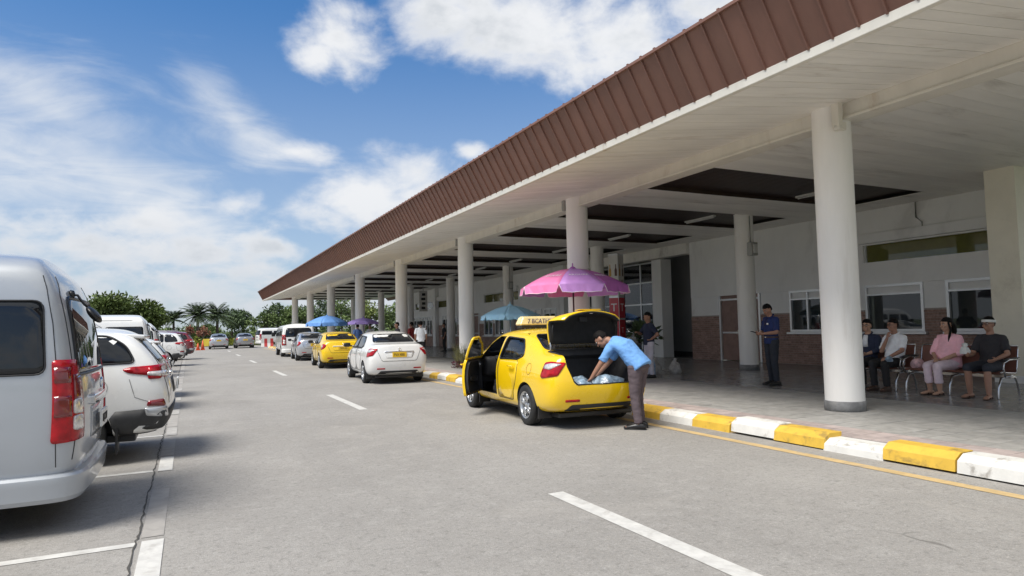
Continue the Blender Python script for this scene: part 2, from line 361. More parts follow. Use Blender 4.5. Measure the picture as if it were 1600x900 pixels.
for k in range(-1, 15):
    y = 5.58+2.845*k
    strip('bay_line', [(-5.2, y-.05), (-0.335, y-.05), (-0.335, y+.05), (-5.2, y+.05)], M['paint_white'])
    a, b = (y-1.3, y+.05) if k == 0 else (y-.05, y+.87)
    strip('bay_edge_marking', [(-0.30, a), (-0.155, a), (-0.155, b), (-0.30, b)], M['paint_white'] if k < 2 else M['paint_worn'], .0065)
    strip('bay_edge_marking', [(-0.31, b+.10), (-0.16, b+.10), (-0.16, b+1.80), (-0.31, b+1.80)], M['paint_faint'])
bm = bmesh.new(); L, R = [], []; y = -6.0
while y < 60:
    x = -0.335+random.uniform(-.012, .012); w = random.uniform(.003, .009)
    L.append(bm.verts.new((x-w, y, .007))); R.append(bm.verts.new((x+w, y, .007))); y += random.uniform(.05, .14)
for i in range(len(L)-1): bm.faces.new((L[i], R[i], R[i+1], L[i+1]))
tag(bm_obj('pavement_crack', bm, M['crack_dark']), kind='structure')
strip('edge_line', [(6.21, -4), (6.35, -4), (6.40, 66), (6.26, 66)], M['paint_yellow'])

kerb = tag(bpy.data.objects.new('kerb', None), kind='structure'); COL.objects.link(kerb)
KP = [(6.66, -.01), (6.675, .105), (6.775, .165), (6.985, .165), (6.985, -.01)]
KM = []
for m_ in ('kerb_yellow', 'kerb_white'):
    bm = bmesh.new(); prism(bm, KP, 'y', 0.002, 0.743); fix_normals(bm)
    bmesh.ops.bevel(bm, geom=[e for e in bm.edges if e.verts[0].co.z > .05 or e.verts[1].co.z > .05], offset=.004, segments=1, affect='EDGES')
    me = bpy.data.meshes.new('kerb_stone'); bm.to_mesh(me); bm.free(); me.materials.append(M[m_]); KM.append(me)
for k in range(-9, 84):
    o = bpy.data.objects.new('kerb_stone', KM[k % 2]); link(o, kerb); o.location = (0.02+0.0035*max(k, 0)*.2, 3.90+.745*k, random.uniform(-.002, .002)); o.rotation_euler = (0, random.uniform(-.006, .006), random.uniform(-.003, .003))

pav = tag(bpy.data.objects.new('pavement', None), kind='structure'); COL.objects.link(pav)
bm = bmesh.new(); box(bm, 6.985, 17.45, -3.0, 67, -.02, .138); bm_obj('slab', bm, M['slab_joint'], pav)
def tiles(x0, x1, y0, y1, sx, sy, m, n_obj, gap=.006, zt=.15, name='paving_tile', stag=True):
    nx = max(1, round((x1-x0)/sx)); sx = (x1-x0)/nx; cells = []
    j = 0; y = y0
    while y < y1-1e-6:
        for i in range(nx): cells.append((x0+i*sx, y))
        y += sy
    cells.sort(key=lambda c: (c[0]-1)**2*.6+(c[1]-3.0)**2 if c[1] > 2.4 else 1e6)
    bm = bmesh.new(); box(bm, gap/2, sx-gap/2, gap/2, sy-gap/2, -.018, 0)
    bmesh.ops.delete(bm, geom=[f for f in bm.faces if f.normal.z < -.5], context='FACES_ONLY')
    me = bpy.data.meshes.new(name); bm.to_mesh(me); bm.free(); me.materials.append(m)
    for c in cells[:n_obj]:
        o = bpy.data.objects.new(name, me); link(o, pav); o.location = (c[0], c[1], zt+random.uniform(-.0015, .0015)); o.rotation_euler = (random.uniform(-.003, .003), random.uniform(-.003, .003), 0)
    rest = cells[n_obj:]
    if rest:
        V, F = [], []
        for c in rest:
            k = len(V); z = zt+random.uniform(-.001, .001); a, b_, e, d = c[0]+gap/2, c[1]+gap/2, c[0]+sx-gap/2, c[1]+sy-gap/2
            V += [(a, b_, z), (e, b_, z), (e, d, z), (a, d, z), (a, b_, z-.015), (e, b_, z-.015), (e, d, z-.015), (a, d, z-.015)]
            F += [(k, k+1, k+2, k+3), (k+4, k+5, k+1, k), (k+5, k+6, k+2, k+1), (k+7, k+4, k, k+3)]
        me2 = bpy.data.meshes.new('paving_field'); me2.from_pydata(V, [], F); me2.update()
        mesh_obj('paving_field', me2, m, pav, kind='stuff')
tiles(6.99, 7.56, -3, 67, .19, .25, M['tile_red'], 110)
tiles(7.56, 10.66, -3, 67, .31, .31, M['tile_grey'], 190)
tiles(10.66, 17.3, -3, 67, .60, .60, M['tile_dark'], 0, gap=.003)

# ------------------------------------------------------------------ terminal building with its canopy
T = thing('terminal_building', 'long low terminal building with brown sheet-metal fascia, white soffit and round white columns', 'building', (12, 30, 0))
TO = Vector((12, 30, 0))
def tb(name, bm, m, smooth=False, kind=None, parent=None, sharp=None):
    bm.transform(Matrix.Translation(-TO)) if parent is None else None
    return bm_obj(name, bm, m, parent or T, smooth, kind, sharp)
Y0, Y1 = -3.2, 66.4
FB, FT, ZB, ZT = 6.27, 5.85, 4.575, 5.35          # fascia foot and head
# fascia sheets, each with its standing seam
pw = .31
bm = bmesh.new()
def slant(y0, y1, off0, off1, mi=0):
    n = Vector((-(ZT-ZB), 0, -(FB-FT))).normalized()
    P = [Vector((FB, 0, ZB)), Vector((FT, 0, ZT))]
    q = [P[0]+n*off0, P[1]+n*off0, P[1]+n*off1, P[0]+n*off1]
    A = [bm.verts.new((p.x, y0, p.z)) for p in q]; B = [bm.verts.new((p.x, y1, p.z)) for p in q]
    for i in range(4):
        j = (i+1) % 4; bm.faces.new((A[i], A[j], B[j], B[i]))
    bm.faces.new(A[::-1]); bm.faces.new(B)
slant(0, pw-.002, 0, .02); slant(-.011, .011, .0205, .048)
box(bm, FT-.045, FT+.01, -.018, .018, ZT+.002, ZT+.028)
fix_normals(bm); me = bpy.data.meshes.new('fascia_panel'); bm.to_mesh(me); bm.free(); me.materials.append(M['roof_brown'])
n = int((Y1-Y0)/pw)
for k in range(n):
    o = bpy.data.objects.new('fascia_panel', me); link(o, T); o.location = (-TO.x, 5.28-pw*27+pw*k-TO.y, 0)
Y0f = 5.28-pw*27; Y1 = Y0f+pw*n
bm = bmesh.new(); box(bm, FT-.05, FT+.06, Y0f, Y1, ZT-.035, ZT+.006); tb('fascia_cap', bm, M['roof_brown'])
bm = bmesh.new(); box(bm, FB-.028, FB+.05, Y0f, Y1, ZB-.115, ZB-.002); bmesh.ops.bevel(bm, geom=bm.edges[:], offset=.006, segments=1, affect='EDGES'); tb('fascia_trim', bm, M['trim_white'])
bm = bmesh.new(); prism(bm, [(FB+.002, ZB), (FT+.02, ZT-.04), (12, ZT+.55), (18.4, ZT-.02), (18.4, ZB-.1), (18.0, ZB+.32), (FB+.03, ZB+.32)], 'y', Y0f+.01, Y1-.01); fix_normals(bm)
tb('roof', bm, M['roof_brown'])
# end face of the canopy
bm = bmesh.new(); prism(bm, [(FB-.02, ZB), (FT-.02, ZT), (9.5, ZT+.2), (18, ZT), (18, ZB)], 'y', Y1, Y1+.03); fix_normals(bm); tb('end_fascia', bm, M['roof_brown'])
# soffit between fascia and beam: boards running across
SX0, SX1, SZ0, SZ1 = FB+.03, 8.90, 4.475, 4.80
def board(x0, z0, x1, z1, w, gap, t=.018):
    bm = bmesh.new(); A = [(x0, gap/2, z0), (x1, gap/2, z1), (x1, w-gap/2, z1), (x0, w-gap/2, z0)]
    lo = [bm.verts.new(p) for p in A]; hi = [bm.verts.new((p[0], p[1], p[2]+t)) for p in A]
    bm.faces.new(lo[::-1])
    for i in range(4): bm.faces.new((lo[i], lo[(i+1) % 4], hi[(i+1) % 4], hi[i]))
    me = bpy.data.meshes.new('soffit_board'); bm.to_mesh(me); bm.free(); return me
sw = .2; me = board(SX0, SZ0, SX1, SZ1, sw, .007); me.materials.append(M['soffit_white'])
nb = int((Y1-Y0f)/sw); V, F = [], []
for k in range(nb):
    y = Y0f+k*sw
    if y < 40:
        o = bpy.data.objects.new('soffit_board', me); link(o, T); o.location = (-TO.x, y-TO.y, random.uniform(-.002, .002))
    else:
        b0 = len(V); V += [(SX0, y+.003, SZ0), (SX1, y+.003, SZ1), (SX1, y+sw-.003, SZ1), (SX0, y+sw-.003, SZ0)]; F.append((b0+3, b0+2, b0+1, b0))
me2 = bpy.data.meshes.new('soffit_boards'); me2.from_pydata([(a-TO.x, b-TO.y, c) for a, b, c in V], [], F); mesh_obj('soffit_field', me2, M['soffit_white'], T, kind='stuff')
bm = bmesh.new(); bm.faces.new([bm.verts.new(p) for p in ((SX0-.02, Y0f, SZ0+.03), (SX1+.2, Y0f, SZ1+.03), (SX1+.2, Y1, SZ1+.03), (SX0-.02, Y1, SZ0+.03))]); tb('soffit_backing', bm, M['crack_dark'])
# dark joints across the soffit over the columns
# beam
COLY = [6.82, 14.33, 21.96, 30.0, 38.35, 47.1, 55.9, 64.6]
bm = bmesh.new(); box(bm, 8.905, 9.20, Y0f, Y1-.02, 4.60, 4.84); box(bm, 8.875, 9.23, Y0f, Y1-.02, 4.552, 4.598)
bmesh.ops.bevel(bm, geom=bm.edges[:], offset=.008, segments=1, affect='EDGES'); tb('beam', bm, M['trim_white'])
# inner ceiling: white boards and recessed dark slat bays
CZ = 4.62; X0, X1, XW = 9.23, 16.25, 17.34
me3 = board(X0, CZ, XW, CZ, .30, .006); me3.materials.append(M['ceiling_white']); me3.name = 'ceiling_board'
dk = [(9.85+4.1*k, 9.85+4.1*k+2.15) for k in range(14)]
def in_dark(a, b): return any(a < d1-.01 and b > d0+.01 for d0, d1 in dk)
def put_boards(y0, y1):
    k = max(1, round((y1-y0)/.30)); s = (y1-y0)/k/.30
    for i in range(k):
        o = bpy.data.objects.new('ceiling_board', me3); link(o, T); o.location = (-TO.x, y0+i*.3*s-TO.y, random.uniform(-.002, .002)); o.scale = (1, s, 1)
put_boards(Y0f, dk[0][0])
for i in range(len(dk)-1): put_boards(dk[i][1], dk[i+1][0])
put_boards(dk[-1][1], Y1-.05)
for d0, d1 in dk:
    bm = bmesh.new(); box(bm, X1, XW, d0, d1, CZ, CZ+.02); tb('ceiling_margin', bm, M['ceiling_white'])
    bm = bmesh.new()
    y = d0+.03
    while y < d1-.05:
        box(bm, X0, X1-.004, y, y+.085, CZ+.10, CZ+.125); y += .105
    box(bm, X0, X1-.004, d0-.01, d0+.012, CZ+.003, CZ+.16); box(bm, X0, X1-.004, d1-.012, d1+.01, CZ+.003, CZ+.16)
    tb('slat_bay', bm, M['dark_slat'], kind='stuff')
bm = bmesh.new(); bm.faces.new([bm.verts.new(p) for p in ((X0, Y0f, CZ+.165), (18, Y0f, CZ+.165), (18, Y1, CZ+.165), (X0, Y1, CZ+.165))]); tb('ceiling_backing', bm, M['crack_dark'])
# strip lights under the ceiling
bm = bmesh.new(); bbox(bm, -.05, .05, -.62, .62, -.03, .02, .008); bm2 = bmesh.new(); tube(bm2, [(0, -.58, -.05), (0, .58, -.05)], .016, 8)
lampme = bpy.data.meshes.new('strip_light'); bm.to_mesh(lampme); bm.free(); lampme.materials.append(M['lamp_white'])
tubeme = bpy.data.meshes.new('light_tube'); bm2.to_mesh(tubeme); bm2.free(); tubeme.materials.append(M['lamp_white'])
for i, (d0, d1) in enumerate(dk):
    o = bpy.data.objects.new('strip_light', lampme); link(o, T); o.location = (13.65-TO.x, (d0+d1)/2-.1-TO.y, CZ-.005)
    o2 = bpy.data.objects.new('light_tube', tubeme); link(o2, o)
# columns
bm = bmesh.new(); r = .278
lathe(bm, [(r, .30), (r, 4.78), (r+.004, 4.79), (r+.004, 4.83)], 48)
for f in bm.faces: f.smooth = True
colme = bpy.data.meshes.new('column'); bm.to_mesh(colme); bm.free(); colme.materials.append(M['column_paint'])
bm = bmesh.new(); lathe(bm, [(r-.05, .13), (r+.014, .13), (r+.014, .295), (r+.008, .302), (r-.05, .302)], 48)
ringme = bpy.data.meshes.new('base_ring'); bm.to_mesh(ringme); bm.free(); ringme.materials.append(M['base_grey'])
for y in COLY:
    o = bpy.data.objects.new('column', colme); link(o, T); o.location = (8.975-TO.x, y-TO.y, 0); o.rotation_euler[2] = random.random()*6
    q = bpy.data.objects.new('base_ring', ringme); link(q, o)
for y in (14.12, 21.85, 30.0, 38.2, 46.5, 54.6, 65.0):
    o = bpy.data.objects.new('column', colme); link(o, T); o.location = (14.57-TO.x, y-TO.y, 0); o.scale = (.945, .945, .966); o.rotation_euler[2] = random.random()*6
    q = bpy.data.objects.new('base_ring', ringme); link(q, o)
# thin seam and junction boxes on the columns
bm = bmesh.new(); bbox(bm, 8.70, 8.80, 6.48, 6.60, 4.42, 4.80, .012); tube(bm, [(8.75, 6.54, 4.44), (8.75, 6.54, 4.37)], .055, 12); bbox(bm, 8.80, 8.90, 6.50, 6.60, 4.38, 4.50, .01)
tb('downlight', bm, M['trim_white'])
for y in COLY[1:5]:
    bm = bmesh.new(); bbox(bm, 8.68, 8.77, y+.16, y+.26, 4.50, 4.76, .01); tb('bracket', bm, M['box_metal'])
for y in (14.12, 30.0):
    bm = bmesh.new(); bbox(bm, 14.42, 14.66, y-.42, y-.24, 3.42, 3.80, .012); tb('junction_box', bm, M['box_metal'])
    bm = bmesh.new(); bbox(bm, 14.47, 14.61, y-.46, y-.415, 3.48, 3.74, .006); tb('box_cover', bm, M['lamp_white'])
    bm = bmesh.new(); tube(bm, [(14.52, y-.285, 3.80), (14.52, y-.28, 4.58)], .015, 6); tb('conduit', bm, M['box_metal'])
# rectangular pillar
bm = bmesh.new(); bbox(bm, 15.2, 16.3, 7.38, 7.96, .14, 4.62, .012); tb('pillar', bm, M['pillar_cream'])
bm = bmesh.new(); box(bm, 15.18, 16.32, 7.36, 7.98, .14, .30); tb('pillar_base', bm, M['wall_white'])
# facade wall at WX
WX = 17.35
def wall_part(name, y0, y1, z0, z1, m, x=WX, t=.25):
    bm = bmesh.new(); box(bm, x, x+t, y0, y1, z0, z1); return tb(name, bm, m)
E2 = 2.50
def wallrun(y0, y1, wins, doors, clere):
    """white upper wall over a brick dado, with openings left for windows and doors"""
    zs = 2.48
    segs = []; z = y0
    # clerestory openings cut in the upper wall
    y = y0
    for a, b in sorted(clere):
        if a > y: wall_part('wall', y, a, zs, CZ, M['wall_white'])
        wall_part('wall', a, b, zs, 3.13, M['wall_white']); wall_part('wall', a, b, 3.62, CZ, M['wall_white'])
        bm = bmesh.new(); box(bm, WX+.10, WX+.112, a, b, 3.13, 3.62); fr = tb('clerestory', bm, M['clerestory_glass'])
        bm = bmesh.new()
        for q in ((a, a+.05), (b-.05, b)): box(bm, WX+.06, WX+.14, q[0], q[1], 3.13, 3.62)
        tb('clerestory_frame', bm, M['aluminium'])
        bm = bmesh.new(); bbox(bm, WX-.16, WX-.002, a-.05, b+.05, 3.66, 3.93, .01); tb('ledge', bm, M['wall_white'])
        y = b
    if y < y1: wall_part('wall', y, y1, zs, CZ, M['wall_white'])
    # lower zone
    ops = sorted([(a, b, 'w', z0) for a, b, z0 in wins]+[(a, b, 'd', .15) for a, b in doors])
    y = y0; br = []
    for a, b, kd, z0 in ops:
        if a > y: wall_part('wall', y, a, .14, zs-.003, M['wall_white'], WX+.012); br.append((y, a, 1.78))
        if kd == 'w': wall_part('wall', a, b, .14, z0, M['wall_white'], WX+.012); br.append((a, b, z0-.08))
        y = b
    if y < y1: wall_part('wall', y, y1, .14, zs-.003, M['wall_white'], WX+.012); br.append((y, y1, 1.78))
    V, F = [], []
    for a, b, zt in br:
        z = .16; row = 0
        while z+.062 <= zt+.01:
            yy = a+(-.1 if row % 2 else 0)
            while yy < b:
                s, e = max(yy+.004, a), min(yy+.196, b)
                if e-s > .03:
                    k = len(V); x = WX-.018+random.uniform(-.004, .004)
                    V += [(x, s, z), (x, e, z), (x, e, z+.062), (x, s, z+.062), (WX+.01, s, z), (WX+.01, e, z), (WX+.01, e, z+.062), (WX+.01, s, z+.062)]
                    F += [(k, k+3, k+2, k+1), (k+3, k+7, k+6, k+2), (k, k+1, k+5, k+4), (k, k+4, k+7, k+3), (k+1, k+2, k+6, k+5)]
                yy += .20
            z += .072; row += 1
        bm = bmesh.new(); box(bm, WX-.004, WX+.011, a, b, .14, zt); tb('brick_backing', bm, M['mortar'])
    me = bpy.data.meshes.new('brick_dado'); me.from_pydata([(p[0]-TO.x, p[1]-TO.y, p[2]) for p in V], [], F); mesh_obj('brick_dado', me, M['brick'], T, kind='stuff')
    for a, b, z0 in wins: window(a, b, z0, zs)
    for a, b in doors: door(a, b, zs)
def window(a, b, z0, z1, split=False):
    n2 = 2 if (b-a) < 1.4 else 1
    bm = bmesh.new(); t = .07
    for (p, q, r_, s) in ((a, a+t, z0, z1), (b-t, b, z0, z1), (a+t, b-t, z0, z0+t), (a+t, b-t, z1-t, z1), (a+t, b-t, z1-.30, z1-.25)):
        box(bm, WX-.03, WX+.10, p, q, r_, s)
    if n2 == 2: box(bm, WX-.025, WX+.09, (a+b)/2-.03, (a+b)/2+.03, z0+t+.002, z1-t-.002)
    fr = tb('window', bm, M['aluminium'])
    for lo, hi, m_ in ((z0+t, z1-.30, 'window_glass'), (z1-.25, z1-t, 'wall_white')):
        bm = bmesh.new(); box(bm, WX+.04, WX+.052, a+t, b-t, lo, hi); bm.transform(Matrix.Translation(-TO)); bm_obj('pane', bm, M[m_], fr)
    bm = bmesh.new(); bbox(bm, WX-.12, WX-.022, a-.08, b+.08, z0-.07, z0-.005, .008); bm.transform(Matrix.Translation(-TO)); bm_obj('sill', bm, M['aluminium'], fr)
    if n2 == 2:   # slatted blind behind the glass
        bm = bmesh.new(); z = z0+t
        while z < z1-.32: box(bm, WX+.12, WX+.16, a+t, b-t, z, z+.055); z += .07
        bm.transform(Matrix.Translation(-TO)); bm_obj('blind', bm, M['wall_white'], fr, kind='stuff')
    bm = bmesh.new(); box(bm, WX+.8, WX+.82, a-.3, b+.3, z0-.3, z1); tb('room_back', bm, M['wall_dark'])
def door(a, b, z1):
    bm = bmesh.new(); t = .08
    for (p, q, r_, s) in ((a, a+t, .15, z1), (b-t, b, .15, z1), (a+t, b-t, 2.30, 2.36)): box(bm, WX-.04, WX+.10, p, q, r_, s)
    fr = tb('door', bm, M['aluminium'])
    def sub(nm, args, m_):
        bm = bmesh.new(); bbox(bm, *args, .006); bm.transform(Matrix.Translation(-TO)); return bm_obj(nm, bm, M[m_], fr)
    c = (a+b)/2
    for p, q in ((a+t+.004, c-.004), (c+.004, b-t-.004)):
        sub('leaf', (WX+.02, WX+.06, p, q, .17, 2.295), 'door_brown')
        sub('rail', (WX+.008, WX+.019, p+.01, q-.01, 1.12, 1.18), 'aluminium')
    sub('transom', (WX+.02, WX+.05, a+t, b-t, 2.362, z1), 'door_brown')
    sub('handle', (WX-.02, WX+.007, c+.08, c+.12, 1.08, 1.24), 'bright_steel')
wallrun(7.0, 19.62, [(8.45, 10.12, 1.17), (10.70, 12.36, 1.17), (13.65, 15.0, 1.17)], [(16.2, 18.12)], [(8.0, 12.36)])
bm = bmesh.new(); tube(bm, [(17.30, 10.75, 4.60), (17.30, 10.75, 4.2), (17.30, 10.6, 4.05), (17.30, 10.6, 3.93)], .02, 6); tb('drain_pipe', bm, M['box_metal'])
# entrance lobby: dark side wall, pier, glazed front
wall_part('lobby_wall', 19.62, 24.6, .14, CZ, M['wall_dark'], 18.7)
bm = bmesh.new(); box(bm, 18.66, 18.699, 19.65, 24.6, .15, .34); tb('skirting', bm, M['black_plastic'])
wall_part('return_wall', 19.42, 19.62, .14, CZ-.003, M['wall_white'], WX+.25, 1.2)
bm = bmesh.new(); bbox(bm, 17.36, 17.9, 21.38, 21.98, .14, CZ-.45, .01); tb('pier', bm, M['wall_white'])
bm = bmesh.new(); box(bm, 17.2, 17.6, 19.63, 28.6, CZ-.42, CZ-.005); tb('lobby_lintel', bm, M['ceiling_white'])
bm = bmesh.new()
for y in (22.0, 23.6, 25.2, 26.8, 28.4): box(bm, 18.0, 18.07, y-.035, y+.035, .15, CZ-.43)
for z in (.15, 2.35, 3.3, CZ-.47): box(bm, 18.01, 18.06, 21.99, 28.55, z, z+.06)
tb('lobby_glazing', bm, M['aluminium'])
for i in range(4):
    for z0, z1 in ((.21, 2.35), (2.41, 3.3), (3.36, CZ-.47)):
        bm = bmesh.new(); box(bm, 18.03, 18.04, 22.04+1.6*i, 23.56+1.6*i, z0, z1); tb('glass_pane', bm, M['lobby_glass'])
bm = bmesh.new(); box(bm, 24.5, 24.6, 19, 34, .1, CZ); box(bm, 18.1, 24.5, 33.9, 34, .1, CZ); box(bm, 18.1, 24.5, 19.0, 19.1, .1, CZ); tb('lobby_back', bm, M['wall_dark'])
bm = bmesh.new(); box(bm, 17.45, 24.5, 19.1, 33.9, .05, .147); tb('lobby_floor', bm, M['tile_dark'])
bm = bmesh.new(); box(bm, 17.45, 24.5, 19.1, 33.9, CZ+.01, CZ+.05); tb('lobby_ceiling', bm, M['ceiling_white'])
wallrun(28.6, 55.2, [(30.0, 31.3, 1.0), (31.6, 33.0, 1.0), (36.4, 37.7, 1.0), (38.0, 39.4, 1.0), (42.6, 43.9, 1.0), (44.2, 45.6, 1.0), (45.9, 47.3, 1.0), (49.6, 50.9, 1.0), (51.2, 52.6, 1.0), (52.9, 54.3, 1.0)], [(33.5, 35.0), (40.2, 41.8)], [(34.4, 39.4), (45.4, 54.0)])
for y in (29.0, 41.9, 48.4):
    bm = bmesh.new(); bbox(bm, 17.05, 17.33, y-.3, y+.3, .14, CZ-.005, .01); tb('pilaster', bm, M['wall_white'])
bm = bmesh.new(); box(bm, WX, 24, 55.2, 55.4, .1, CZ); tb('end_wall', bm, M['wall_white'])
bm = bmesh.new(); box(bm, 24, 24.2, -3, 55.2, .1, CZ+.1); tb('rear_wall', bm, M['wall_white'])
# ------------------------------------------------------------------ vehicles
def paint(name, col, metal=0.0, rough=0.28): return mat(name, col, rough, metal, 0.02, 3, coat=0.9, dirt=((col[0]*.8, col[1]*.78, col[2]*.74), 2.2, .56, .25))
paint('paint_taxi', (0.88, 0.575, 0.004)); paint('paint_car_white', (0.78, 0.78, 0.76)); paint('paint_silver', (0.50, 0.52, 0.55), 0.55, 0.30)
paint('paint_grey', (0.36, 0.37, 0.39), 0.5); paint('paint_maroon', (0.16, 0.012, 0.02)); paint('paint_van', (0.385, 0.41, 0.44), 0.15, 0.38)
mat('tyre_rubber', (0.018, 0.018, 0.018), 0.75, 0, .2, 20); mat('rim_alloy', (0.55, 0.56, 0.57), 0.3, 0.8, .05, 8)
mat('trim_black', (0.012, 0.012, 0.013), 0.4, 0, .2, 10); mat('interior_dark', (0.022, 0.022, 0.024), 0.7, 0, .2, 10); mat('chrome', (0.75, 0.76, 0.78), 0.12, 1.0, .02, 5)
mat('lamp_red', (0.36, 0.004, 0.010), 0.2, 0, .25, 14, coat=.25, spec=.35); mat('lamp_deep_red', (0.17, 0.003, 0.008), 0.15, 0, .2, 14, coat=1.0); mat('lamp_clear', (0.62, 0.60, 0.58), 0.1, 0.2, .25, 30, coat=1.0)
mat('plate_yellow', (0.75, 0.47, 0.02), 0.5, 0, .06, 20); mat('plate_white', (0.75, 0.75, 0.72), 0.5, 0, .06, 20); mat('ink_black', (0.02, 0.02, 0.02), 0.6); mat('lower_grey', (0.035, 0.036, 0.038), 0.6, 0, .15, 12)
mat('seat_cloth', (0.07, 0.068, 0.066), 0.9, 0, .2, 20); mat('tail_interior', (0.012, 0.012, 0.012), 0.85, 0, .3, 12)
glass_mat('car_glass', (0.012, 0.014, 0.017), 0.94); glass_mat('clear_glass', (0.05, 0.055, 0.06), 0.18)

def cage_mesh(st, levels=2):
    """st: list of stations rear to front, each a list of (x, y, z) from bottom centre to roof centre (y >= 0); mirrored, capped and subdivided"""
    bm = bmesh.new(); m_ = len(st[0]); Lr, Rr = [], []
    for s in st:
        l = [bm.verts.new((p[0], p[1], p[2])) for p in s]
        r_ = [l[i] if s[i][1] < 1e-6 else bm.verts.new((s[i][0], -s[i][1], s[i][2])) for i in range(m_)]
        Lr.append(l); Rr.append(r_)
    for i in range(len(st)-1):
        for j in range(m_-1):
            bm.faces.new((Lr[i][j], Lr[i+1][j], Lr[i+1][j+1], Lr[i][j+1])); bm.faces.new((Rr[i][j+1], Rr[i+1][j+1], Rr[i+1][j], Rr[i][j]))
    for i, sgn in ((0, -1), (len(st)-1, 1)):
        C = [Lr[i][0]]
        for j in range(1, m_-1):
            p = st[i][j]; C.append(bm.verts.new((p[0]+sgn*0.035, 0, p[2])))
        C.append(Lr[i][-1])
        for j in range(m_-1):
            for A, flip in ((Lr[i], i == 0), (Rr[i], i != 0)):
                q = [A[j], A[j+1], C[j+1], C[j]]
                q = [v for k, v in enumerate(q) if v not in q[:k]]
                if len(q) >= 3: bm.faces.new(q if flip else q[::-1])
    fix_normals(bm)
    me = bpy.data.meshes.new('cage'); bm.to_mesh(me); bm.free()
    return evaluated(me, [('SUBSURF', dict(levels=levels, render_levels=levels))])
def evaluated(me, mods):
    o = bpy.data.objects.new('work', me); COL.objects.link(o)
    for k, (typ, kw) in enumerate(mods):
        md = o.modifiers.new('m%d' % k, typ)
        for a, v in kw.items(): setattr(md, a, v)
    dg = bpy.context.evaluated_depsgraph_get(); out = bpy.data.meshes.new_from_object(o.evaluated_get(dg))
    bpy.data.objects.remove(o); return out
def boolean_cut(me, cutters):
    """subtract bmesh cutters (closed) from me; cut faces take the cutter's material slot 1"""
    o = bpy.data.objects.new('work', me); COL.objects.link(o); tmp = []
    for bm in cutters:
        fix_normals(bm); cm = bpy.data.meshes.new('cut'); bm.to_mesh(cm); bm.free(); cm.materials.clear()
        for q in me.materials: cm.materials.append(q)
        cm.polygons.foreach_set('material_index', [1]*len(cm.polygons))
        c = bpy.data.objects.new('cut', cm); COL.objects.link(c); tmp.append(c)
        md = o.modifiers.new('b', 'BOOLEAN'); md.operation = 'DIFFERENCE'; md.solver = 'EXACT'; md.object = c
        try: md.material_mode = 'INDEX'
        except Exception: pass
    dg = bpy.context.evaluated_depsgraph_get(); out = bpy.data.meshes.new_from_object(o.evaluated_get(dg))
    for c in tmp+[o]: bpy.data.objects.remove(c)
    return out
def chaikin(poly, it=2, keep=0.25):
    for _ in range(it):
        q = []
        for i in range(len(poly)):
            a, b = Vector(poly[i]), Vector(poly[(i+1) % len(poly)])
            q.append(a.lerp(b, keep)); q.append(a.lerp(b, 1-keep))
        poly = q
    return [tuple(p) for p in poly]
def rounded(poly, r, n=3):
    """round the corners of a polygon by radius r"""
    out = []; k = len(poly)
    for i in range(k):
        p, a, b = Vector(poly[i]), Vector(poly[i-1]), Vector(poly[(i+1) % k])
        ra = min(r, (a-p).length*.45); rb = min(r, (b-p).length*.45)
        A = p+(a-p).normalized()*ra; B = p+(b-p).normalized()*rb
        for j in range(n+1):
            t = j/n; out.append(tuple(A*(1-t)**2+p*2*t*(1-t)+B*t*t))
    return out
def dense(poly, step):
    out = []
    for i in range(len(poly)):
        a, b = Vector(poly[i]), Vector(poly[(i+1) % len(poly)]); n = max(1, int((b-a).length/step))
        for j in range(n): out.append(tuple(a.lerp(b, j/n)))
    return out
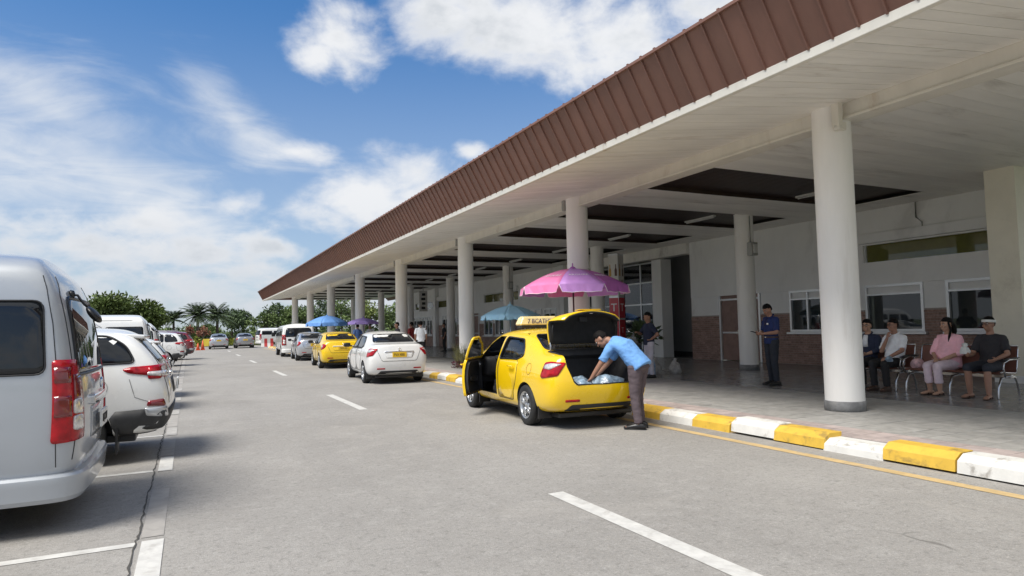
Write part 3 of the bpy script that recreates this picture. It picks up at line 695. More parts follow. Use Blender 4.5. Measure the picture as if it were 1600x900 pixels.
def patch(bm, bvh, poly, view, off=0.004, thick=0.01, res=0.06, mi=0, side=1):
    """lay a 2D polygon onto the body: view 'side' (x,z), 'rear'/'front' (y,z), 'top' (x,y) or an angle in degrees seen from the rear corner (s,z)"""
    poly = dense(poly, res); xs = [p[0] for p in poly]; ys = [p[1] for p in poly]; pts = [Vector(p) for p in poly]; nb = len(pts)
    def inside(p):
        c = False
        for i in range(nb):
            a, b = pts[i], pts[i-1]
            if (a.y > p[1]) != (b.y > p[1]) and p[0] < (b.x-a.x)*(p[1]-a.y)/(b.y-a.y)+a.x: c = not c
        return c
    x = min(xs)+res*.6
    while x < max(xs):
        y = min(ys)+res*.6
        while y < max(ys):
            if inside((x, y)) and min((p-Vector((x, y))).length for p in pts[:nb]) > res*.45: pts.append(Vector((x, y)))
            y += res
        x += res
    r_ = delaunay_2d_cdt(pts, [(i, (i+1) % nb) for i in range(nb)], [], 1, 1e-6)
    co, faces = r_[0], r_[2]
    if view == 'side': D = Vector((0, -side, 0)); f3 = lambda p: Vector((p[0], side*3, p[1]))
    elif view == 'rear': D = Vector((1, 0, 0)); f3 = lambda p: Vector((-6, p[0]*side, p[1]))
    elif view == 'front': D = Vector((-1, 0, 0)); f3 = lambda p: Vector((6, p[0]*side, p[1]))
    elif view == 'top': D = Vector((0, 0, -1)); f3 = lambda p: Vector((p[0], p[1]*side, 5))
    else:
        a = math.radians(view); D = Vector((math.cos(a), -math.sin(a)*side, 0)); S = Vector((math.sin(a), math.cos(a)*side, 0))
        f3 = lambda p: S*p[0]+Vector((0, 0, p[1]))-D*6
    V, Nn = [], []
    for c in co:
        o = f3(c); h = bvh.ray_cast(o, D)
        if h[0] is None or h[1].dot(D) > -0.02:
            q = bvh.find_nearest(o+D*(5.0 if h[0] is None else h[3])); h = (q[0], q[1])
        V.append(h[0]); Nn.append(h[1] if h[1].dot(D) < 0 else -h[1])
    top = [bm.verts.new(v+n*off) for v, n in zip(V, Nn)]; bot = [bm.verts.new(v+n*(off-thick)) for v, n in zip(V, Nn)]
    cnt = {}
    for f in faces:
        q = [top[i] for i in f]
        nn = (q[1].co-q[0].co).cross(q[2].co-q[0].co); fl = nn.dot(D) > 0
        g = bm.faces.new(q[::-1] if fl else q); g.material_index = mi; g.smooth = True
        for i in range(len(f)):
            e = (f[i], f[(i+1) % len(f)]); cnt.setdefault(tuple(sorted(e)), []).append(e if not fl else e[::-1])
    for k, v in cnt.items():
        if len(v) == 1:
            a, b = v[0]; g = bm.faces.new((top[b], top[a], bot[a], bot[b])); g.material_index = mi
def loopline(bm, bvh, poly, view, w=0.012, off=0.002, mi=0, side=1, closed=True, n=5, step=.05):
    """a thin bead along a projected outline (seams, seals, mouldings)"""
    P = dense(poly, step) if closed else None
    if not closed:
        P = []
        for a, b in zip(poly, poly[1:]):
            a, b = Vector(a), Vector(b); k = max(1, int((b-a).length/step)); P += [tuple(a.lerp(b, j/k)) for j in range(k)]
        P.append(tuple(poly[-1]))
    pts = []
    for c in P:
        if view == 'side': o, D = Vector((c[0], side*3, c[1])), Vector((0, -side, 0))
        elif view == 'rear': o, D = Vector((-6, c[0]*side, c[1])), Vector((1, 0, 0))
        elif view == 'top': o, D = Vector((c[0], c[1]*side, 5)), Vector((0, 0, -1))
        else: o, D = Vector((6, c[0]*side, c[1])), Vector((-1, 0, 0))
        h = bvh.ray_cast(o, D)
        if h[0] is None: h = bvh.find_nearest(o+D*5)
        pts.append(h[0]+h[1]*off)
    if closed: pts.append(pts[0])
    tube(bm, pts, w, n, mi, caps=False)
def wheel_mesh(R=.31, w=.20, kind='alloy', n=36):
    """two meshes about the y axis (outer face at +y): tyre and rim"""
    X = Matrix.Rotation(-PI/2, 4, 'X')
    t = bmesh.new(); rr = R*.66
    lathe(t, [(rr, w*.48), (rr+.012, w*.5), (R-.045, w*.52), (R-.014, w*.46), (R, w*.33), (R, w*.12), (R-.006, w*.11), (R-.006, w*.07), (R, w*.06), (R, -w*.06), (R-.006, -w*.07), (R-.006, -w*.11), (R, -w*.12), (R, -w*.33), (R-.014, -w*.46), (rr, -w*.48)], n, M=X, close=True)
    r_ = bmesh.new()
    lathe(r_, [(rr+.004, w*.50), (rr-.012, w*.485), (rr-.022, w*.40), (rr-.03, -w*.3)], n, M=X)
    lathe(r_, [(.001, w*.10), (rr-.03, w*.10)], n, 1, M=X)
    lathe(r_, [(.001, w*.46), (.03, w*.455), (.038, w*.40), (.06, w*.37), (.062, w*.2)], 16, 0, M=X)
    ns = 8
    for k in range(ns):
        a = 2*PI*k/ns+(0.10 if k % 2 else -0.10)*2.2
        A = Vector((math.cos(a), 0, math.sin(a)))
        tube(r_, [A*.045+Vector((0, w*.37, 0)), A*(rr*.55)+Vector((0, w*.44, 0)), A*(rr-.02)+Vector((0, w*.40, 0))], [(.024, .016), (.019, .016), (.026, .018)], 6, side=Vector((0, 1, 0)).cross(A))
    mt = bpy.data.meshes.new('tyre'); t.to_mesh(mt); t.free(); mt.materials.append(M['tyre_rubber'])
    mr = bpy.data.meshes.new('rim'); r_.to_mesh(mr); r_.free(); mr.materials.append(M['rim_alloy']); mr.materials.append(M['trim_black'])
    return mt, mr
WH = wheel_mesh()
def add_wheels(root, xs, track, R=.31, w=.20):
    """four wheels: each an Empty-free tyre part with its rim under it"""
    for x in xs:
        for s in (1, -1):
            o = bpy.data.objects.new('wheel', WH[0]); link(o, root); o.location = (x, s*(track), R); o.scale = (R/.31, w/.20, R/.31)
            o.rotation_euler = (0, random.uniform(0, 3), 0 if s > 0 else PI)
            q = bpy.data.objects.new('rim', WH[1]); link(q, o)
def arch_cutters(xs, R, half, depth=.42, hi=1.0):
    out = []
    for x in xs:
        for s in (1, -1):
            bm = bmesh.new(); ring = [(x+R*math.cos(a), R*.82+(R*math.sin(a))) for a in [2*PI*k/28 for k in range(28)]]
            prism(bm, ring, 'y', s*(half-depth), s*(half+.4)); out.append(bm)
    return out
def flat_shade_fix(me, ang=35):
    me.polygons.foreach_set('use_smooth', [True]*len(me.polygons))
    try: me.set_sharp_from_angle(angle=math.radians(ang))
    except Exception: pass
def mirror_sides(fn):
    for s in (1, -1): fn(s)

# ---- sedan --------------------------------------------------------
def sedan_cage():
    Z = lambda *a: list(a)
    def S(x, ys, zs, dx=None):
        dx = dx or [0]*9
        return [(x+dx[j], ys[j], zs[j]) for j in range(9)]
    return [
        S(-2.235, [0, .58, .70, .745, .745, .66, .60, .50, 0], [.30, .30, .38, .56, .80, .99, 1.065, 1.085, 1.095], [.07, .07, .03, -.03, -.02, .03, .05, .06, .06]),
        S(-2.10, [0, .68, .79, .83, .83, .755, .66, .52, 0], [.26, .26, .34, .56, .82, 1.015, 1.09, 1.105, 1.115], [.03, .03, .02, 0, 0, .01, .02, .02, .02]),
        S(-1.80, [0, .74, .83, .853, .853, .79, .68, .52, 0], [.22, .22, .31, .56, .83, 1.02, 1.105, 1.125, 1.135]),
        S(-1.56, [0, .74, .83, .855, .856, .795, .69, .52, 0], [.21, .21, .30, .56, .83, 1.015, 1.13, 1.15, 1.16]),
        S(-1.12, [0, .74, .83, .855, .857, .805, .665, .54, 0], [.20, .20, .29, .56, .83, 1.00, 1.27, 1.38, 1.41]),
        S(-.75, [0, .74, .83, .855, .857, .81, .675, .56, 0], [.20, .20, .29, .56, .83, .99, 1.305, 1.445, 1.475]),
        S(-.1, [0, .74, .83, .855, .857, .81, .685, .57, 0], [.20, .20, .29, .56, .82, .975, 1.325, 1.475, 1.505]),
        S(.38, [0, .74, .83, .855, .857, .81, .68, .56, 0], [.20, .20, .29, .56, .81, .96, 1.30, 1.44, 1.475]),
        S(.82, [0, .74, .83, .855, .855, .805, .70, .58, 0], [.20, .20, .29, .56, .80, .945, 1.14, 1.24, 1.275]),
        S(1.22, [0, .74, .83, .853, .85, .795, .70, .52, 0], [.20, .20, .29, .56, .79, .93, .985, 1.02, 1.04]),
        S(1.70, [0, .72, .81, .84, .835, .76, .66, .48, 0], [.21, .21, .29, .55, .75, .87, .915, .94, .95]),
        S(2.08, [0, .64, .74, .78, .765, .67, .58, .44, 0], [.22, .22, .29, .53, .68, .76, .80, .82, .83]),
        S(2.25, [0, .46, .55, .60, .58, .50, .45, .38, 0], [.25, .25, .31, .50, .62, .69, .715, .725, .73])]
W_FRONT = [(.86, .985), (.10, .975), (.06, 1.02), (-.02, 1.335), (.30, 1.345), (.62, 1.20), (.88, 1.03)]
W_FRONT = [(.93, .99), (-.06, .985), (-.11, 1.345), (.22, 1.36), (.58, 1.23)]
W_REAR = [(-.13, .985), (-.90, 1.00), (-1.10, 1.06), (-1.02, 1.18), (-.86, 1.315), (-.19, 1.35)]
D_FRONT = [(.93, .34), (.95, .70), (.91, .98), (-.08, .98), (-.10, .62), (-.08, .34)]
D_REAR = [(-.115, .34), (-.135, .62), (-.115, .98), (-.94, .985), (-.96, .80), (-.90, .62), (-.80, .48), (-.78, .34)]
GLASS_R = [(.60, 1.155), (.50, 1.385), (-.50, 1.385), (-.60, 1.155)]
GLASS_F = [(.66, 1.06), (.53, 1.40), (-.53, 1.40), (-.66, 1.06)]
WX_R, WX_F = -1.29, 1.33
def sedan(name, label, pm, loc, heading, group=None, plate='plate_yellow', text='PWX 384', taxi=False, glass='car_glass', detail=True, kind='fw'):
    """heading: direction of travel in the ground plane, in degrees clockwise from +Y"""
    root = thing(name, label, 'taxi' if 'taxi' in name else 'car', loc, PI/2-math.radians(heading), group)
    base = cage_mesh(sedan_cage()); base.materials.append(M[pm]); base.materials.append(M['trim_black'])
    bm = bmesh.new(); bm.from_mesh(base); bvh = BVHTree.FromBMesh(bm); bm.free()
    cuts = arch_cutters((WX_R, WX_F), .365, .86)
    if taxi: cuts += taxi_cutters()
    body = boolean_cut(base, cuts); flat_shade_fix(body, 28)
    body.materials[1] = M['interior_dark']
    mesh_obj('body', body, None, root)
    add_wheels(root, (WX_R, WX_F), .755)
    def P(nm, pieces, m_, parent=root, **kw):
        b = bmesh.new()
        for view, poly, side in pieces: patch(b, bvh, poly, view, side=side, **kw)
        return bm_obj(nm, b, m_, parent)
    for s in (1, -1):
        for nm, poly in (('front', W_FRONT), ('rear', W_REAR)):
            if taxi and nm == 'front' and s == 1: continue
            b = bmesh.new(); patch(b, bvh, rounded(poly, .05), 'side', -.022 if taxi else .003, .008, .07, 0, s)
            gl = bm_obj('window', b, M['clear_glass' if taxi else glass], root)
            b = bmesh.new(); loopline(b, bvh, rounded(poly, .05), 'side', .016, 0.0, 0, s); bm_obj('seal', b, M['trim_black'], gl)
        for nm, poly in (('front', D_FRONT), ('rear', D_REAR)):
            if taxi and nm == 'front' and s == 1: continue
            b = bmesh.new(); patch(b, bvh, rounded(poly, .06), 'side', .004, .006, .10, 0, s); loopline(b, bvh, rounded(poly, .065), 'side', .0055, .0005, 1, s)
            d = bm_obj('door', b, [M[pm], M['trim_black']], root)
            hx = (-.02 if nm == 'front' else -.86)
            b = bmesh.new(); yy = s*.868; tube(b, [(hx+.0, yy, .885), (hx+.02, yy+s*.028, .89), (hx+.15, yy+s*.03, .89), (hx+.175, yy, .885)], [(.012, .016)]*4, 8); bm_obj('handle', b, M[pm], d)
        if not (taxi and s == 1):
            b = bmesh.new(); bbox(b, .80, .98, s*.96-.10, s*.96+.10, 1.00, 1.13, .045, 0, 3); box(b, .86, .90, min(s*.80, s*.88), max(s*.80, s*.88), 1.01, 1.05)
            bm_obj('mirror', b, M['trim_black'], root, smooth=True)
    if not taxi:
        b = bmesh.new(); patch(b, bvh, rounded(GLASS_R, .06), 'rear', .003, .008, .08); gl = bm_obj('rear_window', b, M[glass], root)
        b = bmesh.new(); loopline(b, bvh, rounded(GLASS_R, .06), 'rear', .014); bm_obj('seal', b, M['trim_black'], gl)
    else:
        b = bmesh.new(); patch(b, bvh, rounded(GLASS_R, .06), 'rear', -.006, .008, .08); gl = bm_obj('rear_window', b, M['clear_glass'], root)
        b = bmesh.new(); loopline(b, bvh, rounded(GLASS_R, .06), 'rear', .014); bm_obj('seal', b, M['trim_black'], gl)
    b = bmesh.new(); patch(b, bvh, rounded(GLASS_F, .06), 'front', -.012 if taxi else .003, .008, .08); bm_obj('windscreen', b, M['clear_glass' if taxi else glass], root)
    # tail lights wrap round the corner
    for s in (1, -1):
        o = 42
        if kind == 'fw':
            tl = P('tail_light', [(o, rounded([(-1.035, .985), (-.82, 1.0), (-.70, .985), (-.615, .79), (-.64, .755), (-.93, .80)], .03), s)], M['lamp_red'], off=.010, thick=.03, res=.05)
            P('lens', [(o, rounded([(-.98, .965), (-.83, .975), (-.72, .955), (-.67, .90), (-.80, .885)], .025), s)], M['lamp_clear'], tl, off=.016, thick=.01, res=.05)
        else:
            tl = P('tail_light', [(o, rounded([(-.98, .98), (-.76, 1.0), (-.68, .93), (-.64, .80), (-.72, .765), (-.88, .80), (-.96, .88)], .05), s)], M['lamp_red'], off=.010, thick=.03, res=.05)
            P('lens', [(o, rounded([(-.84, .93), (-.72, .94), (-.68, .86), (-.76, .83)], .03), s)], M['lamp_clear'], tl, off=.016, thick=.01, res=.05)
        P('rear_reflector', [('rear', rounded([(.40, .42), (.62, .42), (.62, .455), (.40, .455)], .012), s)], M['lamp_red'], off=.008, thick=.015, res=.06)
        P('headlight', [('front', rounded([(.30, .60), (.62, .62), (.60, .72), (.40, .70)], .03), s)], M['lamp_clear'], off=.008, thick=.02, res=.06)
    P('bumper_lip', [('rear', rounded([(-.60, .285), (.60, .285), (.52, .375), (-.52, .375)], .03), 1)], M['trim_black'], off=.008, thick=.02, res=.07)
    if not taxi:
        # boot lid outline, plate recess, plate, garnish and badge
        b = bmesh.new(); lid = [(-.615, 1.06), (-.60, .92), (-.50, .68), (-.46, .645), (.46, .645), (.50, .68), (.60, .92), (.615, 1.06)]
        loopline(b, bvh, lid, 'rear', .0055, .0005, 0, 1, False); bm_obj('boot_seam', b, M['trim_black'], root)
        P('plate_recess', [('rear', rounded([(-.36, .72), (.36, .72), (.44, .895), (-.44, .895)], .03), 1)], M[pm], off=.002, thick=.01, res=.06)
        P('garnish', [('rear', rounded([(-.42, .885), (.42, .885), (.40, .912), (-.40, .912)], .01), 1)], M['chrome' if pm != 'paint_taxi' else 'plate_white'], off=.016, thick=.02, res=.06)
        b = bmesh.new(); bbox(b, -2.288, -2.274, -.20, .20, .745, .885, .004); pl = bm_obj('number_plate', b, M[plate], root)
        lettering(text, .105, M['ink_black'], pl, Matrix.Translation((-2.2895, 0, .812)) @ Matrix.Rotation(-PI/2, 4, 'Z') @ Matrix.Rotation(PI/2, 4, 'X'), squash=.72)
        b = bmesh.new(); X = Matrix.Translation((-2.262, 0, .965)) @ Matrix.Rotation(PI/2, 4, 'Y')
        lathe(b, [(.030, -.008), (.042, -.008), (.042, .008), (.030, .008)], 20, M=X, close=True); box(b, -2.272, -2.256, -.005, .005, .932, .998); bm_obj('badge', b, M['chrome'], root)
    b = bmesh.new(); tube(b, [(-.62, 0, 1.462), (-.70, 0, 1.53)], [(.02, .012), (.006, .004)], 8); bm_obj('aerial', b, M['trim_black'], root)
    for s in (1, -1):
        for x in (WX_R-.40, WX_F-.42):
            b = bmesh.new(); bbox(b, x-.012, x+.012, min(s*.60, s*.82), max(s*.60, s*.82), .14, .33, .006); bm_obj('mud_flap', b, M['trim_black'], root)
    b = bmesh.new(); bbox(b, -2.0, 2.0, -.62, .62, .17, .24, .02); bm_obj('underbody', b, M['trim_black'], root)
    if not taxi:
        cabin(root)
    return root, bvh
def cabin(root):
    b = bmesh.new()
    for y in (-.36, .36): bbox(b, -.35, -.22, y-.23, y+.23, .95, 1.20, .04)
    bm_obj('headrests', b, M['seat_cloth'], root)
SED = {}
HEAD = 4.0
sedan('white_sedan', 'white sedan with yellow number plate queued directly ahead of the taxi with open boot', 'paint_car_white', (5.42, 20.15, 0), 3.6, 'cars queued along the kerb', text='PVX 4081')
# ---- the yellow taxi with open door and boot -------------------------
def taxi_cutters():
    out = []
    def ring_solid(secs):
        bm = bmesh.new(); rs = []
        for z, x0, x1, w in secs: rs.append([bm.verts.new(p) for p in ((x0, -w, z), (x1, -w, z), (x1, w, z), (x0, w, z))])
        for a, b in zip(rs, rs[1:]):
            for i in range(4): bm.faces.new((a[i], a[(i+1) % 4], b[(i+1) % 4], b[i]))
        bm.faces.new(rs[0][::-1]); bm.faces.new(rs[-1]); return bm
    out.append(ring_solid([(.34, -1.40, 1.02, .74), (.93, -1.46, 1.05, .765), (1.15, -1.30, .80, .70), (1.30, -.98, .52, .635), (1.405, -.80, .34, .53)]))
    def pr(poly, ax, a0, a1):
        bm = bmesh.new(); prism(bm, poly, ax, a0, a1); out.append(bm)
    pr([(.91, .37), (.93, .70), (.88, .985), (.58, 1.22), (.22, 1.36), (-.075, 1.36), (-.05, .985), (-.07, .62), (-.05, .37)], 'y', .40, 1.05)
    pr(rounded(W_FRONT, .05), 'y', -1.05, -.42)
    pr(rounded(W_REAR, .05), 'y', .42, 1.05); pr(rounded(W_REAR, .05), 'y', -1.05, -.42)
    pr(rounded(GLASS_F, .05), 'x', .28, 1.7); pr(rounded(GLASS_R, .05), 'x', -1.75, -.72)
    pr([(-.50, .70), (-.46, .66), (.46, .66), (.50, .70), (.585, .93), (.60, 1.3), (-.60, 1.3), (-.585, .93)], 'x', -2.5, -1.62)
    out.append(ring_solid([(.44, -2.13, -1.50, .50), (.64, -2.16, -1.50, .52), (1.0, -2.05, -1.50, .57), (1.06, -2.0, -1.60, .58)]))
    return out
TX = (5.615, 10.36, 0); TH = 3.6
taxi, tbvh = sedan('taxi', 'yellow taxi at the kerb with its boot and front door wide open', 'paint_taxi', TX, TH, 'cars queued along the kerb', taxi=True)
def t_obj(nm, bm, m_, parent=taxi, smooth=False): return bm_obj(nm, bm, m_, parent, smooth)
# boot lid, swung up about its hinge
lid_prof = [(0, 0, .60), (-.09, .004, .61), (-.22, .0, .62), (-.35, -.012, .62), (-.42, -.030, .612), (-.46, -.070, .60), (-.48, -.14, .575), (-.48, -.26, .535), (-.47, -.36, .48)]
def lid_part(off0, off1, shrink, mi):
    t = bmesh.new(); G = []
    k = len(lid_prof)
    for i, (dx, dz, w) in enumerate(lid_prof):
        a = Vector(lid_prof[max(i-1, 0)][:2]); b = Vector(lid_prof[min(i+1, k-1)][:2]); d = (b-a).normalized(); nrm = Vector((-d.y, d.x)); nrm = nrm if nrm.x < .01 or nrm.y > 0 else -nrm
        nrm = Vector((d.y, -d.x)); 
        if nrm.y < 0 and abs(nrm.y) > abs(nrm.x): nrm = -nrm
        if abs(nrm.x) >= abs(nrm.y) and nrm.x > 0: nrm = -nrm
        row = []
        for off in (off0, off1):
            r_ = []
            for q in range(-6, 7):
                f = q/6; y = f*(w-shrink); cr = .016*(1-f*f)-(.03 if abs(q) == 6 else 0)
                bow = .085*f*f*min(1, max(0, (i-1)/5)); r_.append(t.verts.new((dx+bow+nrm.x*(off+cr), y, dz+nrm.y*(off+cr))))
            row.append(r_)
        G.append(row)
    for i in range(k-1):
        for q in range(12):
            t.faces.new((G[i][0][q], G[i+1][0][q], G[i+1][0][q+1], G[i][0][q+1])); t.faces.new((G[i][1][q+1], G[i+1][1][q+1], G[i+1][1][q], G[i][1][q]))
        for q, s in ((0, 0), (12, 1)): t.faces.new((G[i][0][q], G[i][1][q], G[i+1][1][q], G[i+1][0][q]))
    for i in (0, k-1):
        for q in range(12): t.faces.new((G[i][0][q], G[i][0][q+1], G[i][1][q+1], G[i][1][q]))
    fix_normals(t)
    for f in t.faces: f.smooth = True; f.material_index = mi
    return t
LM = Matrix.Translation((-1.63, 0, 1.235)) @ Matrix.Rotation(math.radians(94), 4, 'Y')
t = lid_part(0, -.014, 0, 0); t.transform(LM); lid = t_obj('boot_lid', t, M['paint_taxi'])
t = lid_part(-.015, -.04, .014, 0); t.transform(LM); t_obj('lid_lining', t, M['tail_interior'], lid)
for s in (1, -1):
    t = bmesh.new(); tube(t, [(-.03, s*.55, -.06), (-.24, s*.56, -.10), (-.40, s*.50, -.075)], .010, 6); t.transform(LM); t_obj('lid_frame', t, M['black_plastic'], lid)
t = bmesh.new(); bbox(t, -.42, -.34, -.07, .07, -.075, -.045, .01); t.transform(LM); t_obj('lid_handle', t, M['black_plastic'], lid)
t = bmesh.new(); bbox(t, -.47, -.44, -.03, .03, -.33, -.28, .006); t.transform(LM); t_obj('lid_latch', t, M['chrome'], lid)
t = bmesh.new(); bbox(t, -.512, -.50, -.19, .19, -.30, -.16, .004); t.transform(LM); t_obj('number_plate', t, M['plate_yellow'], lid)
t = bmesh.new()
for s in (1,): tube(t, [(-1.66, s*.575, 1.05), (-1.69, s*.585, 1.22), (-1.65, s*.575, 1.34)], [.013, .015, .011], 8)
t_obj('lid_strut', t, M['bright_steel'], lid)
t = bmesh.new(); tube(t, [(-1.66, -.575, 1.05), (-1.69, -.585, 1.22), (-1.65, -.575, 1.34)], [.013, .015, .011], 8); t_obj('lid_strut', t, M['bright_steel'], lid)
# boot opening seal and sill plate
t = bmesh.new()
pts = [(-1.66, .61, 1.13), (-1.95, .60, 1.11), (-2.13, .60, 1.06), (-2.205, .57, .93), (-2.255, .50, .72), (-2.262, .44, .665), (-2.275, 0, .66)]
pts = pts+[(p[0], -p[1], p[2]) for p in pts[-2::-1]]
tube(t, pts, .011, 6); t_obj('boot_seal', t, M['black_plastic'])
# rear screen shelf, seats, dashboard, wheel
def seat(x, y, w):
    r_ = bm_new = bmesh.new(); bbox(r_, x-.25, x+.28, y-w, y+w, .40, .56, .05, 0, 3); o = t_obj('seat', r_, M['seat_cloth'], taxi, True)
    b = bmesh.new(); bbox(b, -.06, .07, -w+.01, w-.01, 0, .60, .05, 0, 3); b.transform(Matrix.Translation((x-.24, y, .50)) @ Matrix.Rotation(math.radians(-16), 4, 'Y')); t_obj('backrest', b, M['seat_cloth'], o, True)
    b = bmesh.new(); bbox(b, -.045, .05, -.13, .13, .63, .80, .045, 0, 3); tube(b, [(0, -.05, .58), (0, -.05, .66)], .008, 6); tube(b, [(0, .05, .58), (0, .05, .66)], .008, 6)
    b.transform(Matrix.Translation((x-.24, y, .50)) @ Matrix.Rotation(math.radians(-16), 4, 'Y')); t_obj('headrest', b, M['seat_cloth'], o, True)
seat(.12, .36, .25); seat(.12, -.36, .25); 
b = bmesh.new(); bbox(b, -1.05, -.55, -.66, .66, .38, .56, .05, 0, 3); o = t_obj('rear_bench', b, M['seat_cloth'], taxi, True)
b = bmesh.new(); bbox(b, -.07, .07, -.64, .64, 0, .56, .05, 0, 3); b.transform(Matrix.Translation((-1.0, 0, .52)) @ Matrix.Rotation(math.radians(-22), 4, 'Y')); t_obj('backrest', b, M['seat_cloth'], o, True)
b = bmesh.new(); bbox(b, .72, 1.04, -.74, .74, .62, .98, .09, 0, 3); bbox(b, .60, .80, .18, .56, .90, 1.0, .05, 0, 3); bbox(b, .60, .95, -.12, .12, .36, .75, .03); t_obj('dashboard', b, M['interior_dark'], taxi, True)
b = bmesh.new()
X = Matrix.Translation((.52, .36, .93)) @ Matrix.Rotation(math.radians(-64), 4, 'Y')
ring = [X @ Vector((.18*math.cos(2*PI*k/28), .18*math.sin(2*PI*k/28), 0)) for k in range(29)]
tube(b, ring, .014, 8, caps=False); lathe(b, [(.001, .03), (.06, .02), (.065, -.02), (.001, -.03)], 16, M=X)
for a in (0, PI*.62, PI*1.38): tube(b, [X @ Vector((.05*math.cos(a+PI/2), .05*math.sin(a+PI/2), 0)), X @ Vector((.18*math.cos(a+PI/2), .18*math.sin(a+PI/2), 0))], .014, 6)
tube(b, [X @ Vector((0, 0, -.02)), (.80, .36, .80)], .025, 8); t_obj('steering_wheel', b, M['interior_dark'])
b = bmesh.new()
for y in (.22, .36, .50): lathe(b, [(.001, 0), (.045, 0), (.05, .015), (.055, .015)], 18, M=Matrix.Translation((.715, y, .93)) @ Matrix.Rotation(-PI/2, 4, 'Y'))
t_obj('instrument_dial', b, M['bright_steel'])
b = bmesh.new(); bbox(b, -.03, .02, -.10, .10, -.04, .04, .02, 0, 2); b.transform(Matrix.Translation((.45, 0, 1.27))); t_obj('inside_mirror', b, M['interior_dark'])
b = bmesh.new(); bbox(b, -.02, 1.0, .70, .80, .335, .372, .01); t_obj('sill_plate', b, M['trim_black'])
# grey bag in the driver's footwell
# the open front door
HX, HY = .92, .84
DM = Matrix.Translation((HX, HY, 0)) @ Matrix.Rotation(math.radians(-34), 4, 'Z') @ Matrix.Translation((-HX, -HY, 0))
def d_obj(nm, bm, m_, parent): bm.transform(DM); return t_obj(nm, bm, m_, parent)
b = bmesh.new(); patch(b, tbvh, rounded(D_FRONT, .06), 'side', .003, .045, .09)
b2 = dense(rounded(W_FRONT, .05), .05)
loopline(b, tbvh, rounded(W_FRONT, .05), 'side', .024, -.012, 0, 1)
door_o = d_obj('front_door', b, [M['paint_taxi']], taxi); tag(door_o, 'yellow front door standing wide open')
b = bmesh.new(); patch(b, tbvh, rounded([(.89, .39), (.91, .70), (.87, .965), (-.05, .965), (-.07, .62), (-.05, .39)], .07), 'side', -.045, .05, .09)
patch(b, tbvh, rounded([(.55, .56), (.55, .66), (.10, .68), (.10, .60)], .03), 'side', -.09, .02, .09)
card = d_obj('door_card', b, M['interior_dark'], door_o)
b = bmesh.new(); lathe(b, [(.055, 0), (.062, .01), (.07, 0)], 18, M=Matrix.Translation((.72, .745, .86)) @ Matrix.Rotation(PI/2, 4, 'X')); bbox(b, .66, .78, .72, .745, .84, .88, .01); d_obj('inner_handle', b, M['bright_steel'], door_o)
b = bmesh.new(); patch(b, tbvh, rounded(W_FRONT, .05), 'side', -.012, .008, .07); d_obj('window', b, M['car_glass'], door_o)
b = bmesh.new(); loopline(b, tbvh, rounded([(.88, .37), (.90, .70), (.87, .975), (-.05, .975), (-.075, .62), (-.055, .37)], .06), 'side', .012, -.045, 0, 1); d_obj('door_seal', b, M['black_plastic'], door_o)
b = bmesh.new(); bbox(b, .78, .97, .865, 1.06, 1.00, 1.14, .05, 0, 3); box(b, .86, .91, .80, .87, 1.01, 1.05); d_obj('mirror', b, M['trim_black'], door_o)
b = bmesh.new(); tube(b, [(-.02, .87, .885), (0, .898, .89), (.13, .90, .89), (.155, .87, .885)], [(.012, .016)]*4, 8); d_obj('handle', b, M['paint_taxi'], door_o)
# fuel flap, sign on the roof
b = bmesh.new(); loopline(b, tbvh, [(-1.42+.085*math.cos(2*PI*k/20), .87+.085*math.sin(2*PI*k/20)) for k in range(20)], 'side', .004, .0008, 0, 1); t_obj('fuel_flap', b, mat('seam_brown', (.25, .13, .004), .6))
sg = bmesh.new()
prof = [(-.40, 1.545), (-.33, 1.70), (.33, 1.70), (.40, 1.545)]
A = [sg.verts.new((-.10+(.03 if z > 1.6 else 0), y, z)) for y, z in prof]; B = [sg.verts.new((.14-(.03 if z > 1.6 else 0), y, z)) for y, z in prof]
sg.faces.new(A); sg.faces.new(B[::-1])
for i in range(4): sg.faces.new((A[i], B[i], B[(i+1) % 4], A[(i+1) % 4]))
fix_normals(sg); bmesh.ops.bevel(sg, geom=sg.edges[:], offset=.02, segments=3, affect='EDGES')
so = t_obj('roof_sign', sg, mat('sign_cream', (.84, .69, .34), .35, 0, .04, 5, coat=.6)); 
b = bmesh.new(); bbox(b, -.09, .12, -.36, .36, 1.495, 1.545, .01); t_obj('sign_base', b, M['trim_black'], so)
TF = Matrix.Translation((-.1005, 0, 1.61)) @ Matrix.Rotation(math.radians(-10), 4, 'Y') @ Matrix.Rotation(-PI/2, 4, 'Z') @ Matrix.Rotation(PI/2, 4, 'X')
lettering('7 BCATHN', .115, mat('sign_purple', (.06, .04, .20), .5), so, TF, squash=.9, depth=.004)
